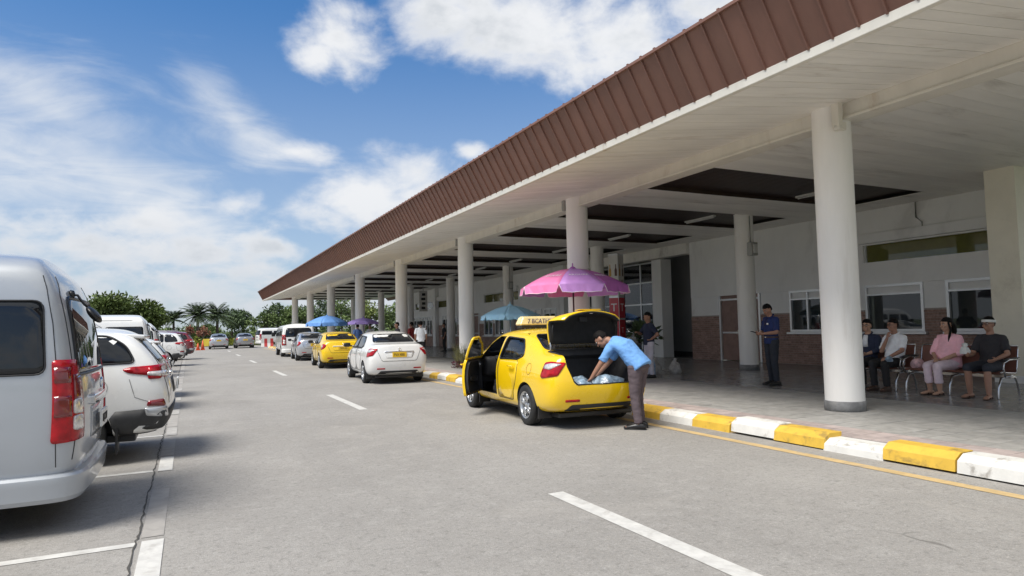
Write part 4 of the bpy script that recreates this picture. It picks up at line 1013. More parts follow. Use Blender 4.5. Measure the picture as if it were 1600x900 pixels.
# ---- luggage in the boot ---------------------------------------------
mat('bag_plastic', (.22, .31, .40), .3, 0, .4, 14, bump=.9, bscale=18, coat=.3, dirt=((.62, .68, .74), 12, .52, .8))
mat('bag_clear', (.62, .64, .66), .25, 0, .3, 9, bump=.6, bscale=14, coat=.4, dirt=((.30, .31, .33), 6, .55, .6))
def lumpy(nm, label, cat, loc, size, m_, seed=0, knot=True, rz=0, group=None):
    rd = random.Random(seed); b = bmesh.new(); bmesh.ops.create_icosphere(b, subdivisions=4, radius=1)
    from mathutils import noise as NZ
    for v in b.verts:
        p = v.co.copy(); d = 1+.22*NZ.noise(p*1.6+Vector((seed*3.1, 0, 0)))+.10*NZ.noise(p*4.5+Vector((0, seed*1.7, 0)))+.05*NZ.noise(p*11)
        v.co = Vector((p.x*size[0]*d, p.y*size[1]*d, max(-.55, p.z*d)*size[2]+size[2]*.55))
    o = tag(bm_obj(nm, b, m_, None, True), label, cat, group); o.location = loc; o.rotation_euler[2] = rz
    if knot:
        k = bmesh.new(); tube(k, [(0, 0, size[2]*1.38), (.01, 0, size[2]*1.6), (.03, .01, size[2]*1.85)], [.02, .03, .05], 8); bm_obj('knot', k, m_, o, True)
    return o
TM = Matrix.Translation(TX) @ Matrix.Rotation(PI/2-math.radians(TH), 4, 'Z')
def on_taxi(x, y, z): return tuple(TM @ Vector((x, y, z)))
lumpy('plastic_bag', 'blue plastic bag filling the left half of the open taxi boot', 'bag', on_taxi(-1.93, .24, .45), (.22, .27, .19), M['bag_plastic'], 1, False)
lumpy('plastic_bag', 'blue plastic bag in the open taxi boot beside the leaning driver', 'bag', on_taxi(-1.91, -.24, .45), (.22, .29, .20), M['bag_plastic'], 2, False, .6)
lumpy('plastic_bag', 'small dark grey bag lying in the open front doorway of the taxi', 'bag', on_taxi(.34, .60, .365), (.16, .11, .16), mat('bag_grey', (.05, .05, .055), .5, 0, .5, 9), 3, False)
# ---- other sedans ------------------------------------------------------
sedan('yellow_taxi', 'yellow taxi sedan standing in front of the white sedan, blue parasol behind it', 'paint_taxi', (5.70, 28.9, 0), 3.6, 'cars queued along the kerb', 'plate_yellow', 'TXM 652', kind='vios')
sedan('silver_sedan', 'silver sedan in the kerb queue between the closed yellow taxi and the white van', 'paint_silver', (5.92, 37.1, 0), 3.0, 'cars queued along the kerb', 'plate_yellow', 'VFB 219', kind='vios')
sedan('silver_sedan', 'silver sedan at the far end of the road beside the orange cones', 'paint_silver', (2.60, 70.5, 0), 1.0, 'cars waiting at the far end of the road', 'plate_yellow', 'UVS 770')
sedan('silver_sedan', 'darker silver sedan at the far end, close to the kerb', 'paint_grey', (4.95, 71.3, 0), 0.0, 'cars waiting at the far end of the road', 'plate_yellow', 'TYN 316', kind='vios')
# ---- vans and sport utility cars ------------------------------------------
def sweep(bm, path, prof, mi=0):
    """sweep a closed profile of (outward, z) along a plan path of (x, y); outward is to the right-hand side of travel"""
    rings = []; k = len(path)
    for i in range(k):
        a = Vector(path[max(i-1, 0)]); b = Vector(path[min(i+1, k-1)]); d = (b-a).normalized(); n = Vector((d.y, -d.x))
        p = Vector(path[i]); rings.append([bm.verts.new((p.x+n.x*o, p.y+n.y*o, z)) for o, z in prof])
    m_ = len(prof)
    for a, b in zip(rings, rings[1:]):
        for j in range(m_):
            f = bm.faces.new((a[j], b[j], b[(j+1) % m_], a[(j+1) % m_])); f.smooth = True; f.material_index = mi
    bm.faces.new(rings[0][::-1]); bm.faces.new(rings[-1]); fix_normals(bm)
    own = {v: i for i, r_ in enumerate(rings) for v in r_}
    for e in bm.edges: e.smooth = not (own[e.verts[0]] != own[e.verts[1]] and e.calc_face_angle(0) > .42)
def van_cage(H=2.28):
    k = H-2.28
    def S(x, w, zs, dx=None, rw=1.0, top=None):
        ys = [0, .84*w, .935*w, .970*w, .975*w, .955*w, .905*w*rw, .78*w*rw, 0]; dx = dx or [0]*9
        zs = list(zs); 
        for j in (6, 7, 8): zs[j] += k
        zs[5] += k*.5
        return [(x+dx[j], ys[j], zs[j]) for j in range(9)]
    Z = [.33, .33, .42, .78, 1.12, 1.50, 2.0, 2.17, 2.27]
    return [
        S(-2.90, .85, [.40, .40, .48, .80, 1.12, 1.52, 1.94, 2.06, 2.11], [.10, .08, .03, .0, .02, .08, .17, .26, .30]),
        S(-2.83, .955, [.37, .37, .45, .79, 1.12, 1.52, 2.0, 2.14, 2.20], [.06, .05, .02, 0, .02, .07, .15, .26, .30]),
        S(-2.73, .995, [.35, .35, .43, .78, 1.12, 1.52, 2.0, 2.16, 2.235], [.03, .03, .01, 0, .01, .05, .11, .20, .24]),
        S(-2.40, 1.0, Z, [0, 0, 0, 0, 0, .01, .03, .06, .08]),
        S(-1.2, 1.0, Z), S(0, 1.0, Z), S(1.2, 1.0, [.33, .33, .42, .78, 1.10, 1.48, 1.98, 2.15, 2.25]),
        S(1.75, 1.0, [.33, .33, .42, .78, 1.08, 1.44, 1.90, 2.07, 2.16]),
        S(2.15, .99, [.33, .33, .42, .76, 1.02, 1.30, 1.58, 1.68, 1.74]),
        S(2.55, .98, [.33, .33, .42, .74, .95, 1.08, 1.18, 1.21, 1.24]),
        S(2.80, .90, [.35, .35, .43, .70, .86, .95, 1.00, 1.03, 1.05]),
        S(2.93, .70, [.38, .38, .45, .66, .78, .86, .90, .92, .94])]
def body_from(root, cage, pm, arch_xs, R, half):
    base = cage_mesh(cage); base.materials.append(M[pm]); base.materials.append(M['trim_black'])
    bm = bmesh.new(); bm.from_mesh(base); bvh = BVHTree.FromBMesh(bm); bm.free()
    body = boolean_cut(base, arch_cutters(arch_xs, R, half)); flat_shade_fix(body, 28); body.materials[1] = M['trim_black']
    mesh_obj('body', body, None, root); return bvh
def van(name, label, pm, loc, heading, group, H=2.28, near=False, text='NQC 8127'):
    root = thing(name, label, 'van', loc, PI/2-math.radians(heading), group)
    bvh = body_from(root, van_cage(H), pm, (-1.75, 1.62), .42, .975); dz = H-2.28
    add_wheels(root, (-1.75, 1.62), .83, .345, .215)
    def P(nm, pieces, m_, parent=root, **kw):
        b = bmesh.new()
        for view, poly, side in pieces: patch(b, bvh, poly, view, side=side, **kw)
        return bm_obj(nm, b, m_, parent)
    za, zb = 1.235, 1.80+dz*.6
    for s in (1, -1):
        for x0, x1 in ((-2.665, -1.52), (-1.36, -.32), (-.16, .80)):
            poly = rounded([(x0, za), (x1, za), (x1, zb), (x0+.03, zb)], .07, 4); b = bmesh.new(); patch(b, bvh, poly, 'side', .004, .01, .09, 0, s); w_ = bm_obj('window', b, M['car_glass'], root)
            b = bmesh.new(); loopline(b, bvh, poly, 'side', .007, .002, 0, s, n=6); bm_obj('seal', b, M['trim_black'], w_)
        P('front_window', [('side', rounded([(.95, za), (1.95, za-.02), (1.60, zb-.02), (.95, zb)], .07), s)], M['car_glass'], off=.004, thick=.01, res=.09)
        # seams: quarter panel, side door; gutter under the roof
        b = bmesh.new(); loopline(b, bvh, [(-2.735, .52), (-2.735, 1.25), (-2.70, 1.62), (-2.65, 1.90), (-2.62, 2.0+dz)], 'side', .0035, .0004, 0, s, False, 5); bm_obj('panel_seam', b, M['trim_black'], root); b = bmesh.new()
        loopline(b, bvh, [(-.22, .40), (-.22, 1.9), (.88, 1.9), (.88, .40)], 'side', .005, .0006, 0, s, False, 5); bm_obj('panel_seam', b, M['trim_black'], root)
        b = bmesh.new(); loopline(b, bvh, [(-2.30, 2.035+dz), (1.5, 2.02+dz)], 'side', .014, .006, 0, s, False, 8, .25); bm_obj('gutter', b, M[pm], root)
        # tall tail light round the corner with a clear lower lens
        tl = P('tail_light', [(46, rounded([(-1.575, .715), (-1.285, .70), (-1.285, 1.34), (-1.49, 1.335), (-1.555, 1.10)], .03), s)], M['lamp_red'], off=.014, thick=.035, res=.05)
        for q in ([(-1.53, 1.02), (-1.42, 1.02), (-1.42, 1.22), (-1.51, 1.22)], [(-1.40, .90), (-1.295, .90), (-1.295, 1.06), (-1.40, 1.06)], [(-1.40, 1.16), (-1.295, 1.16), (-1.295, 1.28), (-1.40, 1.28)]): P('lamp_band', [(46, q, s)], M['lamp_deep_red'], tl, off=.018, thick=.01, res=.05)
        for z0, z1 in ((.79, .905), (.915, 1.03)):
            P('clear_lens', [(46, rounded([(-1.535, z0), (-1.415, z0), (-1.415, z1), (-1.525, z1)], .025), s)], M['lamp_clear'], tl, off=.021, thick=.012, res=.04)
        P('headlight', [('front', rounded([(.42, .80), (.74, .84), (.72, .98), (.42, .94)], .03), s)], M['lamp_clear'], off=.008, thick=.02, res=.07)
        b = bmesh.new(); bbox(b, 1.72, 1.86, min(s*1.0, s*1.22), max(s*1.0, s*1.22), 1.22, 1.50, .05, 0, 3); bm_obj('mirror', b, M['trim_black'], root, True)
    rg = rounded([(-.80, 1.21), (.80, 1.21), (.70, 1.78+dz*.5), (.62, 1.84+dz*.5), (-.62, 1.84+dz*.5), (-.70, 1.78+dz*.5)], .05)
    rw = P('rear_window', [('rear', rg, 1)], M['car_glass'], off=.006, thick=.012, res=.09)
    b = bmesh.new(); loopline(b, bvh, rg, 'rear', .012, .004, 0, 1, n=6); bm_obj('seal', b, M['trim_black'], rw)
    for q in (-1, 1):
        b = bmesh.new(); loopline(b, bvh, [(q*.86, .56), (q*.86, 1.15), (q*.80, 1.84), (q*.70, 2.0+dz)], 'rear', .005, .0006, 0, 1, False); bm_obj('tailgate_seam', b, M['trim_black'], root)
    P('windscreen', [('front', rounded([(-.80, 1.22), (.80, 1.22), (.70, 1.92), (-.70, 1.92)], .08), 1)], M['car_glass'], off=.006, thick=.012, res=.1)
    # bumper wraps round the tail with a step along its top
    half = [(-1.95, .966), (-2.55, .968), (-2.76, .955), (-2.85, .90), (-2.905, .80), (-2.925, .60), (-2.932, .30), (-2.935, 0)]
    path = half+[(x, -y) for x, y in half[-2::-1]]
    for _ in range(2): path = [path[0]]+[tuple(V_) for a_, b_ in zip(path, path[1:]) for V_ in (Vector(a_).lerp(Vector(b_), .25), Vector(a_).lerp(Vector(b_), .75))]+[path[-1]]
    b = bmesh.new(); sweep(b, path, [(-.15, .29), (-.03, .255), (-.008, .29), (.002, .39), (.007, .425), (.005, .445), (-.012, .465), (-.15, .476)]); 
    bp = bm_obj('rear_bumper', b, M[pm], root)
    # plate garnish, plate, badge
    P('plate_recess', [('rear', rounded([(-.40, .66), (.40, .66), (.44, .93), (-.44, .93)], .04), 1)], M[pm], off=.004, thick=.02, res=.07)
    P('chrome_garnish', [('rear', rounded([(-.42, .94), (.42, .94), (.42, 1.02), (-.42, 1.02)], .02), 1)], M['chrome'], off=.03, thick=.035, res=.07)
    b = bmesh.new(); bbox(b, -2.965, -2.945, -.195, .195, .72, .865, .004); pl = bm_obj('number_plate', b, M['plate_white'], root)
    lettering(text, .10, M['ink_black'], pl, Matrix.Translation((-2.967, 0, .79)) @ Matrix.Rotation(-PI/2, 4, 'Z') @ Matrix.Rotation(PI/2, 4, 'X'), squash=.72)
    b = bmesh.new(); X = Matrix.Translation((-2.935, 0, 1.10)) @ Matrix.Rotation(PI/2, 4, 'Y') @ Matrix.Diagonal((.72, 1, 1, 1)); lathe(b, [(.052, -.008), (.066, -.008), (.066, .008), (.052, .008)], 24, M=X, close=True); lathe(b, [(.026, -.008), (.036, -.008), (.036, .008), (.026, .008)], 20, M=X, close=True); bm_obj('badge', b, M['chrome'], root)
    # rear view mirror on a bracket above the rear window
    b = bmesh.new(); y = .45; h = bvh.ray_cast(Vector((-6, y, 1.87+dz)), Vector((1, 0, 0)))[0]; hx = h.x if h else -2.75
    tube(b, [(hx+.01, y, 1.87+dz), (hx-.05, y, 1.865+dz), (hx-.09, y, 1.80+dz), (hx-.14, y, 1.745+dz)], .010, 8); lathe(b, [(.001, .03), (.035, .02), (.04, -.01), (.001, -.02)], 14, M=Matrix.Translation((hx-.005, y, 1.87+dz)) @ Matrix.Rotation(-PI/2, 4, 'Y'))
    bmesh.ops.create_uvsphere(b, u_segments=18, v_segments=10, radius=1, matrix=Matrix.Translation((hx-.17, y, 1.70+dz)) @ Matrix.Rotation(math.radians(-52), 4, 'Y') @ Matrix.Diagonal((.085, .11, .035, 1)))
    bm_obj('reversing_mirror', b, M['trim_black'], root, True)
    b = bmesh.new(); bbox(b, -2.6, 2.6, -.75, .75, .22, .34, .03); bm_obj('underbody', b, M['trim_black'], root)
    for s in (1, -1):
        b = bmesh.new(); bbox(b, -2.215, -2.19, min(s*.70, s*.94), max(s*.70, s*.94), .12, .40, .006); bm_obj('mud_flap', b, M['trim_black'], root)
    return root
def suv_cage(H=1.72, L=4.85, w=.93, hatch=0.0):
    f = L/4.85; g = H/1.72
    def S(x, k, zs, dx=None, rw=1.0):
        ys = [0, .82*k*w/.93, .89*k*w/.93, .925*k*w/.93, .92*k*w/.93, .885*k*w/.93, .80*k*rw*w/.93, .68*k*rw*w/.93, 0]; dx = dx or [0]*9
        return [((x+dx[j])*f, ys[j], zs[j]*g) for j in range(9)]
    Z = [.30, .30, .40, .72, .98, 1.18, 1.47, 1.615, 1.67]
    return [
        S(-2.40, .82, [.38, .38, .46, .72, .98, 1.16, 1.38, 1.53, 1.57], [.14, .12, .06, .0, .04, .10, .27+hatch, .40+hatch, .42+hatch]),
        S(-2.31, .94, [.34, .34, .43, .72, .98, 1.17, 1.42, 1.575, 1.63], [.10, .08, .03, 0, .03, .09, .26+hatch, .41+hatch, .43+hatch]),
        S(-2.14, .985, [.32, .32, .41, .72, .98, 1.18, 1.44, 1.60, 1.66], [.05, .04, .01, 0, .02, .05, .20+hatch*.8, .34+hatch*.8, .36+hatch*.8]),
        S(-1.70, 1, Z, [0, 0, 0, 0, 0, 0, .04+hatch*.5, .12+hatch*.5, .14+hatch*.5]),
        S(-1.0, 1, [.30, .30, .40, .72, .98, 1.18, 1.50, 1.66, 1.72]), S(-.1, 1, [.30, .30, .40, .72, .98, 1.17, 1.51, 1.67, 1.73]),
        S(.45, 1, [.30, .30, .40, .72, .97, 1.15, 1.48, 1.63, 1.69]), S(.85, 1, [.30, .30, .40, .72, .96, 1.12, 1.34, 1.44, 1.48]),
        S(1.25, .995, [.30, .30, .40, .72, .95, 1.07, 1.15, 1.19, 1.21]), S(1.75, .98, [.31, .31, .41, .71, .92, 1.02, 1.07, 1.09, 1.10]),
        S(2.2, .92, [.33, .33, .43, .68, .85, .94, .98, 1.0, 1.01]), S(2.40, .74, [.37, .37, .45, .65, .78, .86, .89, .91, .92])]
def suv(name, label, pm, loc, heading, group, H=1.72, L=4.85, w=.93, clad='lower_grey', text='AAK 5120', hatch=0.0, spare=False):
    root = thing(name, label, 'car', loc, PI/2-math.radians(heading), group); f = L/4.85; g = H/1.72; k = w/.93
    xs = (-1.36*f, 1.42*f); R = .36*g
    bvh = body_from(root, suv_cage(H, L, w, hatch), pm, xs, .43*g, w)
    add_wheels(root, xs, w-.115, R, .22)
    sc = lambda poly: [(x*f, z*g) for x, z in poly]; sr = lambda poly: [(y*k, z*g) for y, z in poly]
    def P(nm, pieces, m_, parent=root, **kw):
        b = bmesh.new()
        for view, poly, side in pieces: patch(b, bvh, poly, view, side=side, **kw)
        return bm_obj(nm, b, m_, parent)
    for s in (1, -1):
        for poly in ([(-2.00+hatch*.3, 1.215), (-1.42, 1.205), (-1.42, 1.56), (-1.72+hatch*.5, 1.545), (-1.90+hatch*.4, 1.42)], [(-1.36, 1.205), (-.46, 1.20), (-.46, 1.585), (-1.36, 1.565)], [(-.40, 1.20), (.92, 1.175), (.50, 1.50), (.10, 1.585), (-.40, 1.585)]):
            p2 = rounded(sc(poly), .07, 4); b = bmesh.new(); patch(b, bvh, p2, 'side', .004, .01, .08, 0, s); w_ = bm_obj('window', b, M['car_glass'], root)
            b = bmesh.new(); loopline(b, bvh, p2, 'side', .012, .001, 0, s, n=6); bm_obj('seal', b, M['trim_black'], w_)
        for x0, x1 in ((-1.34, -.43), (-.40, .88)):
            p2 = rounded(sc([(x0+.28 if x0 < -1 else x0, .44), (x1, .44), (x1, 1.19), (x0, 1.19), (x0, .90)]), .06)
            b = bmesh.new(); patch(b, bvh, p2, 'side', .004, .006, .12, 0, s); loopline(b, bvh, p2, 'side', .005, .0005, 1, s); d = bm_obj('door', b, [M[pm], M['trim_black']], root)
            b = bmesh.new(); hx = (x0+.12)*f; yy = s*(w*.985); tube(b, [(hx, yy, 1.02*g), (hx+.02, yy+s*.03, 1.025*g), (hx+.17, yy+s*.03, 1.025*g), (hx+.19, yy, 1.02*g)], .013, 8); bm_obj('handle', b, M[pm], d)
        P('cladding', [('side', sc([(-2.30, .36), (-1.80, .33), (-1.74, .56), (-1.80, .64), (-2.33, .66)]), s)], M[clad], off=.010, thick=.02, res=.08)
        P('side_sill', [('side', sc([(-.93, .30), (.98, .30), (.96, .42), (-.91, .42)]), s)], M[clad], off=.010, thick=.02, res=.1)
        P('tail_light', [('side', rounded(sc([(-2.34, 1.02), (-1.93, 1.09), (-1.86, 1.135), (-1.95, 1.165), (-2.30, 1.18)]), .03), s), (45, rounded([(-1.02*k-.30*(f-1), 1.01*g), (-.88*k-.30*(f-1), 1.01*g), (-.90*k-.30*(f-1), 1.16*g), (-1.06*k-.30*(f-1), 1.18*g)], .03), s)], M['lamp_red'], off=.012, thick=.03, res=.05)
        P('lamp_lens', [('side', rounded(sc([(-2.33, 1.03), (-2.12, 1.06), (-2.13, 1.10), (-2.32, 1.10)]), .015), s)], M['lamp_clear'], off=.017, thick=.01, res=.05)
        P('reflector', [('side', rounded(sc([(-2.32, .675), (-2.12, .685), (-2.14, .75), (-2.30, .765)]), .02), s)], M['lamp_deep_red'], off=.012, thick=.02, res=.05)
        P('bumper_end', [('side', rounded(sc([(-2.34, .54), (-2.12, .57), (-2.10, .665), (-2.33, .67)]), .02), s)], M['paint_silver'], off=.014, thick=.02, res=.05)
        P('headlight', [('front', rounded([(.40*k, .80*g), (.68*k, .84*g), (.66*k, .94*g), (.42*k, .92*g)], .03), s)], M['lamp_clear'], off=.008, thick=.02, res=.06)
        b = bmesh.new(); bbox(b, .88*f, 1.04*f, min(s*(w+.02), s*(w+.2)), max(s*(w+.02), s*(w+.2)), 1.16*g, 1.32*g, .045, 0, 3); bm_obj('mirror', b, M[pm], root, True)
        b = bmesh.new(); loopline(b, bvh, sc([(-2.24, .70), (-2.0, .80), (-1.94, 1.02)]), 'side', .004, .0006, 0, s, False); sm_ = M['seam_'+name] if 'seam_'+name in MATS else mat('seam_'+name, (.21, .21, .21), .6); bm_obj('panel_seam', b, sm_, root); b = bmesh.new(); loopline(b, bvh, [((-1.62*f+.10*math.cos(2*PI*q/20)), .93*g+.10*math.sin(2*PI*q/20)) for q in range(20)], 'side', .0035, .0006, 0, s); bm_obj('fuel_flap', b, sm_, root)
        b = bmesh.new(); zr = 1.70*g; yr = .58*k; tube(b, [(-1.5*f, s*yr, zr-.045), (-1.42*f, s*yr, zr+.02), (0, s*yr, zr+.045), (.35*f, s*yr, zr+.02), (.42*f, s*yr, zr-.04)], .014, 8); bm_obj('roof_rail', b, M['aluminium'], root)
    P('bumper_pad', [('rear', rounded(sr([(-.86, .40), (.86, .40), (.86, .62), (.50, .66), (-.50, .66), (-.86, .62)]), .04), 1)], M[clad], off=.014, thick=.03, res=.09)
    gp = rounded(sr([(-.70, 1.205), (.70, 1.205), (.58, 1.50), (-.58, 1.50)]), .06)
    P('rear_window', [('rear', gp, 1)], M['car_glass'], off=.004, thick=.012, res=.07)
    P('windscreen', [('front', rounded(sr([(-.72, 1.20), (.72, 1.20), (.60, 1.60), (-.60, 1.60)]), .06), 1)], M['car_glass'], off=.004, thick=.012, res=.08)
    for q in (-1, 1):
        b = bmesh.new(); loopline(b, bvh, sr([(q*.74, .70), (q*.78, 1.0), (q*.73, 1.2), (q*.60, 1.52)]), 'rear', .005, .0006, 0, 1, False); bm_obj('tailgate_seam', b, M['trim_black'], root)
    # spoiler over the rear window
    b = bmesh.new(); xe = (-1.96+hatch)*f; zt_ = 1.585*g
    t = bmesh.new(); bbox(t, xe-.12, xe+.22, -.60*k, .60*k, zt_-.03, zt_+.015, .014)
    for v in t.verts: v.co.z += (v.co.x-xe)*.10-abs(v.co.y)*.06
    merge(b, t); bm_obj('spoiler', b, M[pm], root, True)
    P('plate_recess', [('rear', rounded(sr([(-.36, .80), (.36, .80), (.40, 1.0), (-.40, 1.0)]), .03), 1)], M['lower_grey'], off=.004, thick=.02, res=.07)
    b = bmesh.new(); X = -2.44*f; bbox(b, X-.01, X+.012, -.19, .19, .83*g, .83*g+.135, .004); pl = bm_obj('number_plate', b, M['plate_white'], root)
    lettering(text, .095, M['ink_black'], pl, Matrix.Translation((X-.012, 0, .83*g+.068)) @ Matrix.Rotation(-PI/2, 4, 'Z') @ Matrix.Rotation(PI/2, 4, 'X'), squash=.72)
    P('garnish', [('rear', rounded(sr([(-.42, 1.02), (.42, 1.02), (.42, 1.07), (-.42, 1.07)]), .015), 1)], M['chrome'], off=.02, thick=.03, res=.07)
    if spare:
        o = bpy.data.objects.new('spare_wheel', WH[0]); link(o, root); o.location = (-2.50*f, .1, .92*g); o.rotation_euler = (0, 0, PI/2); o.scale = (1.1, 1, 1.1)
        b = bmesh.new(); lathe(b, [(.001, .0), (.26, .0), (.30, -.03)], 24, M=Matrix.Translation((-2.605*f, .1, .92*g)) @ Matrix.Rotation(-PI/2, 4, 'Y')); bm_obj('spare_cover', b, M['trim_black'], root)
    b = bmesh.new(); bbox(b, -2.0*f, 2.0*f, -.65*k, .65*k, .24*g, .33*g, .02); bm_obj('underbody', b, M['trim_black'], root)
    for s in (1, -1):
        b = bmesh.new(); bbox(b, xs[0]-.47, xs[0]-.445, min(s*.66*k, s*.90*k), max(s*.66*k, s*.90*k), .13, .42, .006); bm_obj('mud_flap', b, M['trim_black'], root)
    return root
ROW = 'vehicles parked in the bays'
van('silver_van', 'big silver van with tall red tail lights parked nearest in the bays', 'paint_van', (-0.70-2.945, 7.05, 0), -90, ROW, near=True)
suv('white_suv', 'white sport utility car with dark lower cladding parked beside the silver van', 'paint_car_white', (-0.16-2.41, 9.92, 0), -90, ROW, H=1.68)
suv('silver_hatchback', 'silver hatchback mostly hidden behind the nearest white sport utility car', 'paint_silver', (-0.42-2.10, 15.6, 0), -90, ROW, H=1.50, L=4.2, w=.86, text='ZBC 881')
suv('white_hatchback', 'low white hatchback partly hidden between white cars in the bays', 'paint_car_white', (-0.36-2.10, 18.45, 0), -90, ROW, H=1.50, L=4.2, w=.86, text='WHY 470')
van('white_van', 'white high-roof van rising directly behind the white sport utility car', 'paint_car_white', (-1.12-2.945, 27.0, 0), -90, ROW, text='XLA 902')
van('white_van', 'second white van, further along the bays with a rounder shorter roof', 'paint_car_white', (-0.95-2.945, 29.85, 0), -90, ROW, H=2.05, text='RGP 119')
suv('white_suv', 'small white sport utility car parked next to the maroon one', 'paint_car_white', (-0.10-2.2, 35.6, 0), -90, ROW, H=1.66, L=4.4, w=.90, hatch=-.05, text='ULB 603')
suv('maroon_suv', 'maroon sport utility car with black rear at the far end of the bays', 'paint_maroon', (0.34-2.3, 43.9, 0), -90, ROW, H=1.72, L=4.6, w=.92, text='CMD 337')
van('white_van', 'white van first in the kerb queue ahead of the silver sedan', 'paint_car_white', (6.06, 44.2, 0), 2.0, 'cars queued along the kerb', H=2.05, text='TAP 225')
van('white_van', 'distant white van parked sideways beyond the end of the road', 'paint_car_white', (9.8, 80.5, 0), 78, 'vans beyond the road end', H=2.05, text='KVT 530')
# ------------------------------------------------------------------ people
mat('skin_tan', (0.46, 0.27, 0.185), 0.55, 0, .08, 12); mat('skin_brown', (0.34, 0.18, 0.12), 0.55, 0, .08, 12)
mat('hair_black', (0.008, 0.007, 0.007), 0.75, 0, .3, 40, stretch=(1, 1, .2), spec=.15); mat('eye_white', (.6, .58, .55), .3); mat('lip', (.22, .07, .06), .5)
mat('shoe_black', (.012, .012, .013), .35, 0, .2, 10); mat('sandal_brown', (.06, .032, .022), .6, 0, .2, 10); mat('belt_brown', (.05, .022, .015), .45)
def cloth(name, col, var=.10): return mat(name, col, .85, 0, var, 8, bump=.35, bscale=9)
cloth('shirt_blue', (.15, .34, .68)); cloth('trouser_brown', (.095, .072, .082)); cloth('shirt_navy', (.014, .028, .115)); cloth('trouser_slate', (.022, .026, .036))
cloth('shirt_white', (.80, .82, .85)); cloth('shirt_pink', (.90, .50, .57)); cloth('trouser_pale_pink', (.74, .60, .65)); cloth('shirt_charcoal', (.030, .028, .032)); cloth('shorts_dark', (.028, .031, .042))
cloth('shirt_dark_blue', (.02, .028, .06)); cloth('trouser_lavender', (.52, .51, .58)); cloth('trouser_black', (.018, .018, .02)); cloth('shirt_mid_blue', (.06, .12, .30)); cloth('shirt_red', (.28, .03, .03)); cloth('bandage_white', (.72, .72, .70))
V3 = Vector
def remesh(bm, voxel, smooth=3, folds=0.0):
    me = bpy.data.meshes.new('work'); bm.to_mesh(me); bm.free()
    me = evaluated(me, [('REMESH', dict(mode='VOXEL', voxel_size=voxel, adaptivity=0.0))])
    b = bmesh.new(); b.from_mesh(me); bpy.data.meshes.remove(me)
    for _ in range(smooth): bmesh.ops.smooth_vert(b, verts=b.verts[:], factor=.5, use_axis_x=True, use_axis_y=True, use_axis_z=True)
    if folds:
        from mathutils import noise as NZ
        b.normal_update()
        for v in b.verts:
            p_ = v.co; n1 = NZ.noise(V3((p_.x*9, p_.y*9, p_.z*17))); v.co = p_+v.normal*(folds*(1-2*abs(n1))*.8+folds*.5*NZ.noise(p_*26))
    for f in b.faces: f.smooth = True
    return b
def ellipsoid(bm, c, axes, r, n=16):
    X, Y, Z = axes
    Mx = Matrix(((X.x*r[0], Y.x*r[1], Z.x*r[2], c.x), (X.y*r[0], Y.y*r[1], Z.y*r[2], c.y), (X.z*r[0], Y.z*r[1], Z.z*r[2], c.z), (0, 0, 0, 1)))
    bmesh.ops.create_uvsphere(bm, u_segments=n, v_segments=max(6, n*2//3), radius=1, matrix=Mx)
def seg(bm, a, b, r0, r1, n=10, side=None, mid=None):
    a, b = V3(a), V3(b)
    pts = [a, a.lerp(b, .35), a.lerp(b, .7), b]
    R0 = r0 if isinstance(r0, tuple) else (r0, r0); R1 = r1 if isinstance(r1, tuple) else (r1, r1)
    rr = [tuple(R0[k]*(1-t)+R1[k]*t+(mid or 0)*math.sin(PI*t) for k in (0, 1)) for t in (0, .35, .7, 1)]
    tube(bm, pts, rr, n, 0, side, True, True)
def hand(bm, wr, d, nrm, thumb, curl=.5, s=1.0):
    """palm, four fingers of unequal length and a thumb; d: palm direction, nrm: back of the hand, thumb: towards the thumb side"""
    d = d.normalized(); th = (thumb-d*thumb.dot(d)).normalized(); nr = th.cross(d).normalized()
    if nr.dot(nrm) < 0: nr = -nr
    k = wr+d*.085*s
    tube(bm, [wr-d*.01, wr+d*.03*s, k], [(.026*s, .020*s), (.038*s, .017*s), (.041*s, .014*s)], 10, 0, th, True)
    for i, ln in enumerate((.066, .076, .071, .055)):
        p = k+th*(.030-.020*i)*s; pts = [p-d*.015]; a = 0; dd = d
        for j in range(3):
            a += curl*(.75+.15*j); dd = (d*math.cos(a)-nr*math.sin(a)); p = p+dd*ln*s*(.45, .32, .23)[j]; pts.append(p)
        tube(bm, pts, [.0095*s, .0095*s, .0085*s, .0068*s], 7, 0, th, True, True)
    p = wr+d*.025*s+th*.025*s; t1 = (d*.62+th*.75-nr*.15).normalized(); q = p+t1*.042*s; r_ = q+(d*.85+th*.25-nr*.35).normalized()*.034*s
    tube(bm, [p-t1*.01, q, r_], [.0125*s, .0105*s, .008*s], 7, 0, nr, True, True)
